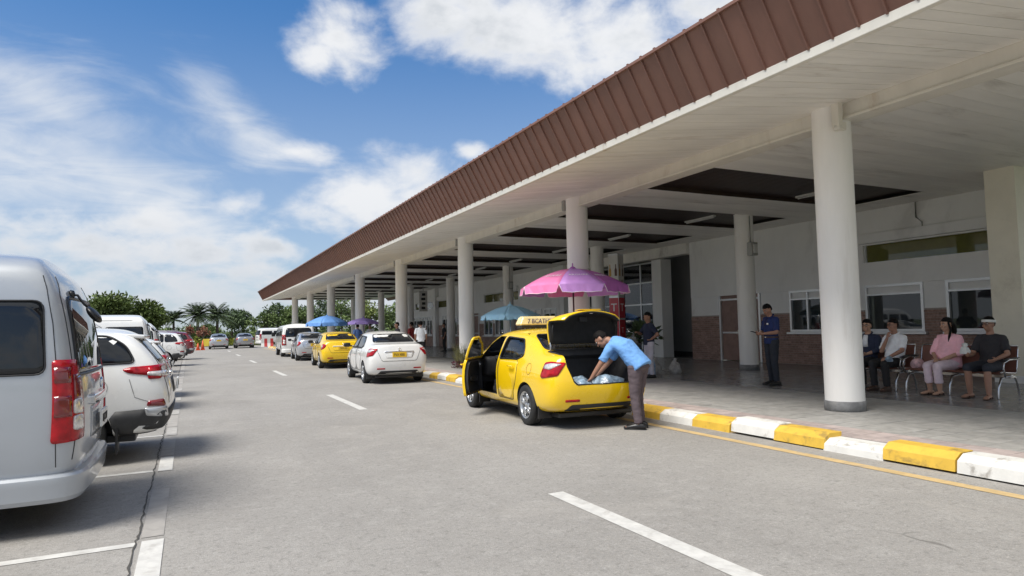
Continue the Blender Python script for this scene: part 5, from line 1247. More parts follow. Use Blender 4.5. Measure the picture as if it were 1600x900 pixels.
def head_parts(bm, c, f, u, s=1.0):
    f = f.normalized(); u = (u-f*u.dot(f)).normalized(); l = u.cross(f)
    A = (f, l, u)
    ellipsoid(bm, c+u*.018*s, A, (.096*s, .077*s, .105*s), 20)
    ellipsoid(bm, c+f*.022*s-u*.045*s, A, (.070*s, .062*s, .078*s), 18)
    ellipsoid(bm, c+f*.058*s-u*.094*s, A, (.026*s, .030*s, .022*s), 12)
    tube(bm, [c+f*.085*s+u*.022*s, c+f*.106*s-u*.012*s, c+f*.114*s-u*.030*s], [(.009*s, .008*s), (.012*s, .010*s), (.017*s, .011*s)], 8, 0, l, True, True)
    ellipsoid(bm, c+f*.086*s-u*.060*s, A, (.016*s, .026*s, .009*s), 10); ellipsoid(bm, c+f*.084*s-u*.072*s, A, (.015*s, .022*s, .009*s), 10)
    ellipsoid(bm, c+f*.084*s+u*.036*s, A, (.014*s, .056*s, .012*s), 12)
    for q in (1, -1):
        ellipsoid(bm, c+l*.078*s*q-u*.012*s-f*.005*s, A, (.022*s, .009*s, .034*s), 10)
        ellipsoid(bm, c+f*.070*s+l*.040*s*q-u*.026*s, A, (.024*s, .024*s, .020*s), 10)
    return f, l, u
def hair_bm(c, f, u, style='short', s=1.0):
    f = f.normalized(); u = (u-f*u.dot(f)).normalized(); l = u.cross(f); b = bmesh.new()
    ellipsoid(b, c+u*.024*s-f*.010*s, (f, l, u), (.104*s, .088*s, .112*s), 28)
    kill = []
    for v in b.verts:
        p = v.co-c; x, y, z = p.dot(f)/s, p.dot(l)/s, p.dot(u)/s
        if z < (.060 if x > .035 else .028 if x > -.015 else -.045): kill.append(v)
        else:
            n_ = math.sin(x*90+y*60)*math.cos(y*80-z*50); v.co += (v.co-c).normalized()*(.004*n_+(.006 if z > .09 else 0))*s
    bmesh.ops.delete(b, geom=kill, context='VERTS')
    ex = bmesh.ops.extrude_face_region(b, geom=b.faces[:]); 
    for v in [g for g in ex['geom'] if isinstance(g, bmesh.types.BMVert)]: v.co = c+(v.co-c)*.90
    if style == 'tail':
        tube(b, [c-f*.085*s+u*.03*s, c-f*.125*s-u*.03*s, c-f*.135*s-u*.13*s, c-f*.11*s-u*.24*s], [.045*s, .05*s, .042*s, .016*s], 10, 0, l, True, True)
        for q in (1,): tube(b, [c+l*.08*s*q+u*.03*s+f*.02*s, c+l*.095*s*q-u*.09*s, c+l*.075*s*q-u*.22*s+f*.03*s, c+l*.07*s*q-u*.30*s+f*.05*s], [.018*s, .022*s, .02*s, .008*s], 8, 0, f, True, True)
    fix_normals(b)
    for g in b.faces: g.smooth = True
    return b
def stand_pose(h=1.70):
    k = h/1.75
    J = dict(pelvis=(0, 0, .95), chest=(.01, 0, 1.28), neck=(.0, 0, 1.46), head=(.02, 0, 1.625), hf=(1, 0, 0), hu=(0, 0, 1))
    for q, n in ((1, 'l'), (-1, 'r')):
        J.update({'sh_'+n: (0, q*.180, 1.395), 'el_'+n: (-.03, q*.235, 1.14), 'wr_'+n: (.06, q*.225, .90), 'hip_'+n: (0, q*.092, .93), 'kn_'+n: (.02, q*.10, .50), 'an_'+n: (-.02, q*.105, .085), 'toe_'+n: (.15, q*.125, .03)})
    return {a: V3(b)*k if a not in ('hf', 'hu') else V3(b) for a, b in J.items()}
def sit_pose(seat=.46, spread=.11):
    J = dict(pelvis=(0, 0, seat+.09), chest=(-.06, 0, seat+.42), neck=(-.04, 0, seat+.62), head=(-.005, 0, seat+.785), hf=(1, 0, 0), hu=(0, 0, 1))
    for q, n in ((1, 'l'), (-1, 'r')):
        J.update({'sh_'+n: (-.05, q*.180, seat+.54), 'el_'+n: (.02, q*.235, seat+.30), 'wr_'+n: (.24, q*.12, seat+.23), 'hip_'+n: (.03, q*.092, seat+.08), 'kn_'+n: (.44, q*spread, seat+.06), 'an_'+n: (.40, q*spread, .085), 'toe_'+n: (.58, q*(spread+.02), .03)})
    return {a: V3(b) for a, b in J.items()}
def person(label, loc, rz, J, shirt, trousers, skin='skin_tan', hair='short', shoes='shoe_black', sleeve=.75, leg=1.0, girth=1.0, group=None, hands=None, left=None, fine=True, belly=0.0, bare_foot=False, hairm='hair_black', collar=True):
    root = thing('person', label, 'person', loc, rz, group)
    L = V3(left) if left else V3((0, 1, 0)); vox = .0075 if fine else .014
    J = {a: V3(b) for a, b in J.items()}; hd = hands or {}
    fw = L.cross((J['neck']-J['pelvis']).normalized()); fw.normalize()
    # the body: one continuous skin
    b = bmesh.new()
    head_parts(b, J['head'], J['hf'], J['hu'])
    hc = J['head']; tube(b, [J['neck']-V3((0, 0, .03)), J['neck'].lerp(hc, .35), hc-J['hu'].normalized()*.05-J['hf'].normalized()*.012], [.066, .056, .055], 12, 0, L)
    tube(b, [J['pelvis']-V3((0, 0, .02)), J['pelvis'].lerp(J['chest'], .5), J['chest'], J['neck']], [(.135*girth, .095), (.125*girth, .09), (.15, .10), (.06, .055)], 14, 0, L, True)
    for n, q in (('l', 1), ('r', -1)):
        seg(b, J['sh_'+n], J['el_'+n], .050, .040, 10, mid=.004); seg(b, J['el_'+n], J['wr_'+n], (.040, .038), (.027, .023), 10, mid=.004)
        d = hd.get('d_'+n); d = V3(d) if d else (J['wr_'+n]-J['el_'+n]); nr = V3(hd.get('n_'+n, (0, q, 0))); th = V3(hd.get('t_'+n, (1, 0, .2)))
        hand(b, J['wr_'+n], d, nr, th, hd.get('c_'+n, .35), 1.0)
        seg(b, J['hip_'+n], J['kn_'+n], .078, .053, 12); seg(b, J['kn_'+n], J['an_'+n], .052, .036, 12, mid=.010)
        ft = (J['toe_'+n]-J['an_'+n]); ft.z = 0; ft.normalize(); a0 = J['an_'+n]
        tube(b, [a0-ft*.045+V3((0, 0, -.035)), a0+ft*.04+V3((0, 0, -.030)), J['toe_'+n]+V3((0, 0, .004))], [(.036, .036), (.042, .034), (.040, .020)], 10, 0, ft.cross(V3((0, 0, 1))), True, True)
    bm_obj('body', remesh(b, vox, 2), M[skin], root, True)
    # eyes and brows sit on the face
    f, u = J['hf'].normalized(), J['hu']; u = (u-f*u.dot(f)).normalized(); l = u.cross(f)
    if fine:
        b = bmesh.new()
        for q in (1, -1):
            ellipsoid(b, hc+f*.0835+l*.033*q+u*.014, (f, l, u), (.010, .015, .008), 10)
        bm_obj('eyes', b, M['eye_white'], root, True, kind='stuff')
        b = bmesh.new()
        for q in (1, -1):
            ellipsoid(b, hc+f*.0915+l*.033*q+u*.013, (f, l, u), (.004, .007, .007), 8)
            tube(b, [hc+f*.092+l*.014*q+u*.034, hc+f*.094+l*.034*q+u*.040, hc+f*.080+l*.055*q+u*.034], [.004, .005, .003], 6)
        bm_obj('brows', b, M['hair_black'], root, True, kind='stuff')
    if hair: bm_obj('hair', hair_bm(hc, J['hf'], J['hu'], hair), M[hairm], root, True)
    # shirt
    b = bmesh.new(); p, c, n_ = J['pelvis'], J['chest'], J['neck']; mid = p.lerp(c, .45)+fw*belly*.4
    hem = p-(c-p).normalized()*.06
    tube(b, [hem, p, mid, c, n_-(n_-c)*.28, n_-(n_-c)*.02], [(.178*girth, .130+belly), (.172*girth, .128+belly), (.168*girth, .122+belly), (.188*girth, .128), (.165, .098), (.072, .070)], 18, 0, L, True)
    for n in 'lr':
        a, e = J['sh_'+n], J['el_'+n]
        tube(b, [n_.lerp(a, .22)-(n_-c)*.12, n_.lerp(a, .68)-(n_-c)*.08, a, a.lerp(e, .10), a.lerp(e, min(sleeve, 1)*.55), a.lerp(e, min(sleeve, 1))], [.052, .064, .070, .069, .063, .065 if sleeve < .9 else .056], 12, 0, None, True, False)
        if sleeve > 1.0: seg(b, e, e.lerp(J['wr_'+n], sleeve-1), .056, .046)
    sh = bm_obj('shirt', remesh(b, .011, 3, .006), M[shirt], root, True)
    if collar:
        b = bmesh.new(); ring = []
        ax = (J['head']-n_).normalized(); fc = (fw-ax*fw.dot(ax)).normalized(); lc = ax.cross(fc)
        for k in range(21):
            a = .35+(2*PI-.7)*k/20; ring.append(n_+ax*(.012+.02*math.cos(a)*-1)+fc*math.cos(a)*.072+lc*math.sin(a)*.070)
        tube(b, ring, [(.010, .022)]*21, 6, 0, ax); bm_obj('collar', b, M[shirt], sh, True)
    # trousers
    b = bmesh.new(); w0 = p+(c-p).normalized()*.03; crotch = (J['hip_l']+J['hip_r'])/2
    tube(b, [w0, p, crotch+(crotch-p)*.3], [(.165*girth, .120+belly*.5), (.172*girth, .128+belly*.3), (.165*girth, .115)], 16, 0, L, True)
    for n in 'lr':
        h_, k_, a_ = J['hip_'+n], J['kn_'+n], J['an_'+n]
        seg(b, h_, k_, .098*girth, .074, 12)
        e = k_.lerp(a_, max(0, leg-.02)) if leg > .05 else k_
        if leg > .1: tube(b, [k_, k_.lerp(e, .5), e], [.073, .066, .060 if leg > .8 else .068], 12, 0, None, True)
    bm_obj('trousers', remesh(b, .011, 3, .006), M[trousers], root, True)
    # shoes
    for n in 'lr':
        b = bmesh.new(); a0 = J['an_'+n]; ft = (J['toe_'+n]-a0); ft.z = 0; ft.normalize(); sd = ft.cross(V3((0, 0, 1))); g = V3((a0.x, a0.y, 0)); base = a0.z-.085; g.z = base
        if bare_foot:
            for k in range(1): tube(b, [g-ft*.07+V3((0, 0, .012)), g+ft*.05+V3((0, 0, .012)), g+ft*.19+V3((0, 0, .012))], [(.036, .010), (.042, .010), (.044, .009)], 10, 0, sd, True, True)
            tube(b, [g+ft*.09-sd*.042+V3((0, 0, .02)), g+ft*.08+V3((0, 0, .075)), g+ft*.09+sd*.042+V3((0, 0, .02))], [(.006, .018)]*3, 8, 0, ft)
            tube(b, [g-ft*.05-sd*.036+V3((0, 0, .02)), g-ft*.02+V3((0, 0, .095))+ft*.05, g-ft*.05+sd*.036+V3((0, 0, .02))], [(.005, .014)]*3, 8, 0, ft)
        else:
            tube(b, [g-ft*.075+V3((0, 0, .045)), g-ft*.02+V3((0, 0, .055)), g+ft*.07+V3((0, 0, .045)), g+ft*.16+V3((0, 0, .032)), g+ft*.20+V3((0, 0, .025))], [(.034, .040), (.042, .055), (.046, .044), (.045, .030), (.030, .020)], 12, 0, sd, True, True)
            tube(b, [g-ft*.10+V3((0, 0, .010)), g+ft*.05+V3((0, 0, .010)), g+ft*.20+V3((0, 0, .010))], [(.036, .010), (.046, .010), (.040, .010)], 10, 0, sd, True, True)
        bm_obj('sandal' if bare_foot else 'shoe', b, M[shoes], root, True)
    return root, J, (f, l, u, fw)
def glasses(root, J):
    f = J['hf'].normalized(); u = J['hu']; u = (u-f*u.dot(f)).normalized(); l = u.cross(f); c = J['head']; b = bmesh.new()
    for q in (1, -1):
        ring = [c+f*.100+l*(.036*q+.026*math.cos(2*PI*k/14))+u*(.012+.019*math.sin(2*PI*k/14)) for k in range(15)]; tube(b, ring, .0028, 5, caps=False)
        tube(b, [c+f*.098+l*.062*q+u*.016, c+l*.082*q+u*.012-f*.01], .0028, 5)
    tube(b, [c+f*.103+l*.010+u*.014, c+f*.103-l*.010+u*.014], .0028, 5); bm_obj('glasses', b, M['trim_black'], root)

# the driver bent into the boot
J = stand_pose(1.70)
dirn = PI*.5+math.radians(26)   # facing up the road, a little to the left
J.update(pelvis=V3((-.05, 0, .93)), chest=V3((.17, .02, 1.19)), neck=V3((.385, .05, 1.285)), head=V3((.525, .10, 1.305)), hf=V3((.60, .2, -.76)), hu=V3((.78, .1, .60)))
J.update(sh_l=V3((.32, .20, 1.19)), el_l=V3((.46, .27, .94)), wr_l=V3((.60, .30, .73)), sh_r=V3((.32, -.13, 1.20)), el_r=V3((.52, -.12, .96)), wr_r=V3((.70, -.02, .75)))
J.update(hip_l=V3((-.02, .09, .90)), hip_r=V3((-.02, -.09, .90)), kn_l=V3((.0, .10, .48)), kn_r=V3((.04, -.09, .48)), an_l=V3((-.05, .10, .085)), an_r=V3((.02, -.11, .085)), toe_l=V3((.12, .16, .03)), toe_r=V3((.19, -.08, .03)))
person('person bending deep into the open taxi boot, light blue polo shirt and dark trousers', (5.90, 7.88, 0), dirn, J, 'shirt_blue', 'trouser_brown', 'skin_brown', hands=dict(c_l=.45, c_r=.45, n_l=(0, .3, 1), n_r=(0, -.3, 1), t_l=(0, -1, 0), t_r=(0, 1, 0), d_l=(.75, 0, -.6), d_r=(.85, .1, -.4)), sleeve=.80, girth=1.16, belly=.02, collar=False)
# the man with a phone
J = stand_pose(1.76)
J.update(head=V3((.065, .0, 1.615)), hf=V3((.86, .12, -.42)), hu=V3((.40, .0, .9)), el_l=V3((.04, .245, 1.135)), wr_l=V3((.27, .10, 1.11)), el_r=V3((.03, -.24, 1.135)), wr_r=V3((.27, -.08, 1.10)), an_r=V3((-.06, -.115, .085)), toe_r=V3((.11, -.17, .03)), kn_r=V3((-.01, -.11, .5)))
p, J, ax = person('person standing by a column looking at a phone, navy polo shirt and slate trousers', (11.27, 10.27, .15), math.radians(180-12), J, 'shirt_navy', 'trouser_slate', 'skin_brown', hands=dict(c_l=.5, c_r=.5, n_l=(.2, .5, -.8), n_r=(.2, -.5, -.8), t_l=(.2, .4, 1), t_r=(.2, -.4, 1), d_l=(.8, -.5, .1), d_r=(.8, .5, .1)), sleeve=.85, girth=1.04)
b = bmesh.new(); tube(b, [(-.004, 0, 1.015), (-.004, 0, 1.05)], [(.186, .136)]*2, 24, 0, V3((0, 1, 0)), False); bm_obj('belt', b, M['belt_brown'], p)
b = bmesh.new(); bbox(b, .132, .148, -.022, .022, 1.018, 1.048, .004); bm_obj('buckle', b, M['chrome'], p)
b = bmesh.new(); bbox(b, .138, .146, .055, .115, 1.30, 1.335, .006); bm_obj('badge', b, M['plate_white'], p)
b = bmesh.new(); tube(b, [(.10, .045, 1.44), (.142, .012, 1.30), (.148, 0, 1.26), (.142, -.012, 1.30), (.10, -.045, 1.44)], .0045, 6); bm_obj('lanyard', b, M['belt_brown'], p)
b = bmesh.new(); bbox(b, -.075, .075, -.037, .037, -.005, .005, .004); ph = tag(bm_obj('phone', b, M['trim_black'], None), 'dark phone held by the standing man in the navy polo', 'phone')
ph.location = (11.27-.40, 10.27+.09, .15+1.145); ph.rotation_euler = (0, math.radians(-18), math.radians(170))

# ---- waiting benches
mat('seat_brown', (.20, .085, .06), .5, 0, .1, 8); 
def bench(label, y0, n=3, w=.56):
    root = thing('waiting_bench', label, 'bench', (12.35, y0, .15), 0, 'waiting benches')
    b = bmesh.new(); bbox(b, -.02, .04, 0, n*w, .33, .39, .008); bm_obj('beam', b, M['bright_steel'], root)
    for i in range(n):
        y = (i+.5)*w; b = bmesh.new(); prof = [(-.30, .435), (-.27, .445), (-.05, .425), (.14, .41), (.185, .43), (.215, .50), (.27, .80), (.285, .86)]
        rows = []
        for x, z in prof:
            rows.append([b.verts.new((x, y+s*.245, z)) for s in (-1, -.5, 0, .5, 1)])
        for r0, r1 in zip(rows, rows[1:]):
            for k in range(4): b.faces.new((r0[k], r1[k], r1[k+1], r0[k+1]))
        ex = bmesh.ops.extrude_face_region(b, geom=b.faces[:])
        for v in [g for g in ex['geom'] if isinstance(g, bmesh.types.BMVert)]: v.co += V3((.014, 0, -.022))
        fix_normals(b); bm_obj('seat', b, M['seat_brown'], root, sharp=.6)
        b = bmesh.new(); tube(b, [(x, y-.25, z) for x, z in prof], .012, 6); tube(b, [(x, y+.25, z) for x, z in prof], .012, 6); tube(b, [(.285, y-.25, .865), (.285, y+.25, .865)], .013, 6); bm_obj('seat_frame', b, M['bright_steel'], root)
    for y in (0.06, n*w-.06, n*w/2):
        for pts in ([(-.02, y, .36), (-.22, y, .34), (-.30, y, .18), (-.33, y, .012)], [(.03, y, .36), (.20, y, .34), (.27, y, .18), (.30, y, .012)]):
            b = bmesh.new(); tube(b, pts, [.018, .020, .018, .016], 8, round_caps=True); bm_obj('leg', b, M['bright_steel'], root)
    for y in (-.01, n*w+.01):
        b = bmesh.new(); tube(b, [(-.22, y, .36), (-.27, y, .50), (-.25, y, .60), (-.10, y, .645), (.20, y, .65)], .016, 8); a = bm_obj('armrest', b, M['bright_steel'], root)
        b = bmesh.new(); tube(b, [(-.24, y, .640), (-.1, y, .668), (.20, y, .668)], [(.024, .012)]*3, 8, 0, V3((0, 1, 0)), True, True); bm_obj('arm_pad', b, M['black_plastic'], a)
    return root
bench('steel waiting bench in front of the cream pillar, holding the woman in pink', 6.22)
bench('steel waiting bench half hidden by the nearest white column', 7.98)
def seated(label, x, y, turn=0, **kw):
    return person(label, (x, y, .15), PI+math.radians(turn), **kw)
SEATX = 12.32
J = sit_pose(.455, .13); J.update(hf=V3((.85, -.25, -.02)), el_l=V3((.10, .24, .76)), wr_l=V3((.36, .16, .64)), el_r=V3((.14, -.16, .74)), wr_r=V3((.13, -.03, 1.00)), an_r=V3((.44, -.11, .085)), toe_r=V3((.62, -.13, .03)))
p, J, ax = seated('person seated beside the nearest column, white polo shirt, hand raised to the chin', SEATX-.02, 8.22, -4, J=J, shirt='shirt_white', trousers='trouser_black', skin='skin_brown', shoes='sandal_brown', sleeve=.85, girth=1.06, belly=.03, hands=dict(d_r=(-.1, .25, 1), n_r=(1, -.3, .2), t_r=(.3, 1, .2), d_l=(1, -.4, -.3), n_l=(0, .3, 1), t_l=(0, -1, .2), c_r=.7)); glasses(p, J)
J = sit_pose(.455, .12); J.update(hf=V3((.9, .1, -.05)))
p, J, ax = seated('person seated half behind the nearest column, dark blue jacket over a light shirt', SEATX, 8.78, 4, J=J, shirt='shirt_dark_blue', trousers='trouser_black', skin='skin_tan', shoes='shoe_black', sleeve=1.5, hands=dict(c_l=.6, c_r=.6)); glasses(p, J)
b = bmesh.new(); tube(b, [(.075, 0, .82), (.085, 0, .95), (.05, 0, 1.05)], [(.05, .02), (.055, .02), (.045, .02)], 10, 0, V3((0, 1, 0))); bm_obj('shirt_front', b, M['shirt_white'], p)
J = sit_pose(.455, .09); J.update(hf=V3((.90, -.32, -.05)), el_l=V3((.05, .26, .74)), el_r=V3((.04, -.25, .74)), wr_l=V3((.27, .06, .62)), wr_r=V3((.27, -.04, .63)))
p, J, ax = seated('person seated in a pink blouse and pale pink trousers, long dark tied hair', SEATX, 7.22, -4, J=J, shirt='shirt_pink', trousers='trouser_pale_pink', skin='skin_tan', hair='tail', shoes='sandal_brown', sleeve=1.15, leg=.72, girth=1.22, belly=.06, bare_foot=True, collar=False, hands=dict(c_l=.5, c_r=.5, d_l=(.8, -.6, 0), d_r=(.8, .6, 0), n_l=(0, .2, 1), n_r=(0, -.2, 1)))
J = sit_pose(.455, .15); J.update(hf=V3((.93, -.15, -.03)), el_l=V3((.02, .27, .74)), wr_l=V3((.24, .20, .66)), el_r=V3((.08, -.24, .73)), wr_r=V3((.30, -.17, .72)), an_l=V3((.47, .17, .085)), toe_l=V3((.64, .20, .03)))
p, J, ax = seated('person seated at the bench end with a white head bandage, dark shirt and shorts', SEATX, 6.52, 2, J=J, shirt='shirt_charcoal', trousers='shorts_dark', skin='skin_brown', shoes='sandal_brown', sleeve=.8, leg=.12, bare_foot=True, collar=False, girth=1.04, hands=dict(c_l=.4, c_r=.6, n_r=(0, -.5, -.8), t_r=(0, .8, .6)))
f = J['hf'].normalized(); u = J['hu']; u = (u-f*u.dot(f)).normalized(); l = u.cross(f); c = J['head']+u*.052
b = bmesh.new(); ring = [c+f*(.108*math.cos(2*PI*k/28)-.008)+l*.092*math.sin(2*PI*k/28)+u*.012*math.cos(2*PI*k/28) for k in range(29)]; tube(b, ring, [(.023, .006)]*29, 8, 0, u, False); bm_obj('bandage', b, M['bandage_white'], p, True)
glasses(p, J)
lumpy('plastic_bag', 'white knotted plastic bag held by the seated man with the bandage', 'bag', (SEATX-.37, 6.72, .15+.74), (.085, .075, .085), M['bandage_white'], 6)
lumpy('paper_packet', 'pale blue packet held at the knee of the man in the white polo', 'packet', (SEATX-.42, 8.06, .15+.56), (.075, .05, .07), M['bag_plastic'], 7, False)
lumpy('hand_bag', 'pink and white bag on the bench between the woman and the man in white', 'bag', (12.28, 7.76, .15+.44), (.10, .11, .12), mat('bag_pink', (.62, .40, .42), .6, 0, .35, 12), 8, False)
# ---- people further off
def stander(label, x, y, rz, shirt, trousers, skin='skin_brown', h=1.68, z=.15, **kw):
    return person(label, (x, y, z), math.radians(rz), stand_pose(h), shirt, trousers, skin, fine=False, **kw)
J = stand_pose(1.66); J.update(el_l=V3((-.10, .33, 1.10)), wr_l=V3((.02, .17, .98)), el_r=V3((.12, -.28, 1.12)), wr_r=V3((.27, -.10, 1.16)), hf=V3((.95, .2, -.1)))
person('person standing behind the taxi boot, dark blue shirt and pale lavender trousers', (10.55, 13.55, .15), math.radians(165), J, 'shirt_dark_blue', 'trouser_lavender', 'skin_brown', fine=False, sleeve=.8, girth=1.05)
stander('person in a white shirt seen from behind under the canopy, beyond the white sedan', 8.45, 25.6, 75, 'shirt_white', 'trouser_black', girth=1.08)
stander('person in a blue shirt standing under the canopy above the yellow taxi in the queue', 8.05, 35.0, 100, 'shirt_mid_blue', 'trouser_black')
stander('person in dark clothing by the brick dado, far under the canopy', 12.0, 36.5, 200, 'shirt_charcoal', 'trouser_slate')
stander('person in a red shirt far under the canopy, left of the man in white', 9.3, 29.5, 120, 'shirt_red', 'trouser_black')
stander('person with dark hair close behind the column beyond the white sedan', 8.35, 28.6, 180, 'shirt_charcoal', 'trouser_black')
stander('person in a pale shirt beside a purple parasol, far under the canopy', 9.7, 39.0, 250, 'shirt_white', 'trouser_slate')
stander('person in black leaning at the back column near the ticket windows', 13.6, 36.8, 170, 'trouser_black', 'trouser_black')
# ------------------------------------------------------------------ parasols, stall goods, signs
mat('canopy_pink', (.76, .20, .43), .55, 0, .06, 4); mat('canopy_purple', (.53, .26, .65), .55, 0, .06, 4); mat('canopy_light_blue', (.44, .76, .98), .55, 0, .06, 4); mat('canopy_blue', (.13, .30, .66), .55, 0, .08, 4); mat('canopy_violet', (.30, .21, .52), .55, 0, .08, 4)
mat('canopy_magenta', (.42, .12, .42), .55, 0, .06, 4); mat('white_hem', (.78, .76, .78), .6); mat('pole_brown', (.09, .05, .045), .4); mat('parasol_base', (.30, .30, .29), .8, 0, .2, 8)
def parasol(label, loc, R, top, mats, pole, rz=0, drop=.42, val=.15, marks=None, group='parasols over the stalls', edge='white_hem'):
    root = thing('parasol', label, 'parasol', loc, math.radians(rz), group); n = 8
    b = bmesh.new(); tube(b, [(0, 0, .05), (0, 0, top-.03)], .019, 10); bm_obj('pole', b, M[pole], root)
    b = bmesh.new(); lathe(b, [(.001, .0), (.24, .0), (.25, .03), (.22, .08), (.05, .11), (.04, .30), (.022, .31)], 20); bm_obj('base', b, M['parasol_base'], root)
    def H(t, a): return top-drop*(t**1.75)-.035*math.sin(PI*t)*(1-math.cos(4*a*n/4))*0
    for k in range(n):
        b = bmesh.new(); rows = []
        for i in range(9):
            t = i/8; row = []
            for j in range(7):
                a = 2*PI*(k+j/6)/n; sag = (1-abs(2*j/6-1)**2)
                r = R*t*(1-.075*sag*t); z = top-drop*(t**1.7)-.02*sag*math.sin(PI*t)
                row.append(b.verts.new((r*math.cos(a), r*math.sin(a), z)))
            rows.append(row)
        for r0, r1 in zip(rows, rows[1:]):
            for j in range(6):
                try: b.faces.new((r0[j], r1[j], r1[j+1], r0[j+1]))
                except ValueError: pass
        bmesh.ops.remove_doubles(b, verts=b.verts[:], dist=1e-5); fix_normals(b)
        bmesh.ops.solidify(b, geom=b.faces[:], thickness=.003)
        for f in b.faces: f.smooth = True
        pn = bm_obj('canopy_panel', b, M[mats[k % len(mats)]], root)
        b = bmesh.new(); top_r, bot = [], []
        for j in range(9):
            a = 2*PI*(k+j/8)/n; sag = (1-abs(2*j/8-1)**2); r = R*(1-.075*sag); inset = .022*(1 if j in (0, 8) else 0)
            a2 = 2*PI*(k+.5+(j/8-.5)*.86)/n
            top_r.append(b.verts.new((r*math.cos(a), r*math.sin(a), top-drop))); r2_ = R*1.015*(1-.075*sag)+.012*math.sin(j*2.2+k)
            bot.append(b.verts.new((r2_*math.cos(a2), r2_*math.sin(a2), top-drop-val+.008*math.sin(j*1.7+k*2))))
        for j in range(8): b.faces.new((top_r[j], bot[j], bot[j+1], top_r[j+1]))
        hemp = [v.co.copy() for v in bot]; ends = [top_r[0].co.copy(), top_r[-1].co.copy()]
        fix_normals(b); bmesh.ops.solidify(b, geom=b.faces[:], thickness=.003); v_ = bm_obj('valance', b, M[mats[k % len(mats)]], pn)
        if edge:
            b = bmesh.new(); tube(b, [ends[0]]+hemp+[ends[1]], .006, 5); bm_obj('hem', b, M[edge], pn)
        a = 2*PI*k/n; b = bmesh.new(); P_ = []
        for i in range(7): t = i/6; P_.append((R*t*math.cos(a), R*t*math.sin(a), top-drop*(t**1.7)-.018))
        tube(b, P_, .007, 5); bm_obj('rib', b, M['bright_steel'], root)
        if marks and k in marks:
            a = 2*PI*(k+.5)/n; t = .62; slope = math.atan(drop*1.7*t**.7/R); r = R*t*(1-.075*t); z = top-drop*t**1.7-.02*math.sin(PI*t)+.012
            X = Matrix.Translation((r*math.cos(a), r*math.sin(a), z)) @ Matrix.Rotation(a+PI/2, 4, 'Z') @ Matrix.Rotation(slope, 4, 'X')
            lettering(marks[k], .135, M['white_hem'], pn, X, squash=.85, depth=.001)
    b = bmesh.new(); lathe(b, [(.001, top+.13), (.014, top+.11), (.012, top+.05), (.05, top+.03), (.085, top-.004), (.08, top-.03)], 14); bm_obj('finial', b, M[mats[0]], root)
    return root
parasol('big pink and purple parasol open above the taxi boot', (8.02, 13.05, .15), 1.28, 2.70, ['canopy_magenta', 'canopy_magenta', 'canopy_purple', 'canopy_pink', 'canopy_purple', 'canopy_pink', 'canopy_pink', 'canopy_purple'], 'pole_brown', rz=-90, drop=.44, val=.17, marks={0: 'AROLIRE', 7: 'AROLIRE', 1: 'AROLIRE', 6: 'AROLIRE', 2: 'AROLIRE'})
parasol('light blue parasol beyond the roof sign of the taxi', (9.7, 19.85, .15), 1.0, 2.10, ['canopy_light_blue'], 'bright_steel', rz=10, drop=.36, val=.13, edge=None)
parasol('strong blue parasol above the yellow taxi in the queue', (7.35, 39.8, .15), 1.25, 2.27, ['canopy_blue'], 'bright_steel', rz=20, drop=.44, val=.18, edge=None)
parasol('violet parasol far under the canopy beside the fifth column', (8.45, 35.4, .15), .85, 2.02, ['canopy_violet'], 'bright_steel', rz=5, drop=.22, val=.12, edge=None)
# street seller's things behind the taxi
mat('tray_green', (.22, .30, .16), .6, 0, .3, 12); mat('sack_white', (.34, .335, .33), .8, 0, .25, 10, bump=.4, bscale=12); mat('sack_blue', (.22, .33, .50), .8, 0, .25, 10, bump=.4, bscale=12); mat('maroon_cloth', (.10, .018, .022), .7, 0, .25, 10)
t = thing('seller_table', 'low trestle table with a green tray behind the taxi boot', 'table', (9.55, 13.6, .15)); 
b = bmesh.new(); bbox(b, -.35, .35, -.45, .45, .74, .77, .01); bm_obj('table_top', b, M['tray_green'], t)
for sx in (-.3, .3):
    for sy in (-.4, .4): b = bmesh.new(); tube(b, [(sx, sy, .74), (sx*1.08, sy*1.05, .01)], .014, 6); bm_obj('leg', b, M['bright_steel'], t)
for i, (dx, dy, c_) in enumerate(((-.15, -.2, 'tray_green'), (.1, -.1, 'sack_white'), (-.05, .15, 'maroon_cloth'), (.18, .25, 'tray_green'))):
    lumpy('goods_packet', ('small green packet at the near corner of the seller table', 'white packet on the seller table', 'maroon packet in the middle of the seller table', 'small green packet at the far end of the seller table')[i], 'packet', (9.55+dx, 13.6+dy, .92), (.10, .10, .07), M[c_], 20+i, False)
lumpy('cloth_bundle', 'maroon cloth bundle raised above the taxi boot lid before the column', 'bundle', (8.50, 13.5, 1.42), (.20, .20, .21), M['maroon_cloth'], 9, False)
b = bmesh.new(); tube(b, [(8.50, 13.5, .15), (8.50, 13.5, 1.45)], .03, 8); tag(bm_obj('goods_post', b, M['pole_brown']), 'short post holding up the maroon cloth bundle', 'post')
for i, (x, y, s, m_, lb) in enumerate(((11.55, 14.6, (.16, .16, .24), 'sack_white', 'white sack standing nearest the back column base'), (11.95, 14.25, (.15, .17, .22), 'sack_white', 'white sack on the right of the street seller'), (11.0, 14.1, (.13, .13, .30), 'sack_blue', 'blue sack behind the trousers of the street seller'), (11.35, 15.2, (.2, .2, .36), 'bag_grey', 'dark tall bundle behind the street seller'))):
    lumpy('sack', lb, 'sack', (x, y, .15), s, M[m_], 11+i)
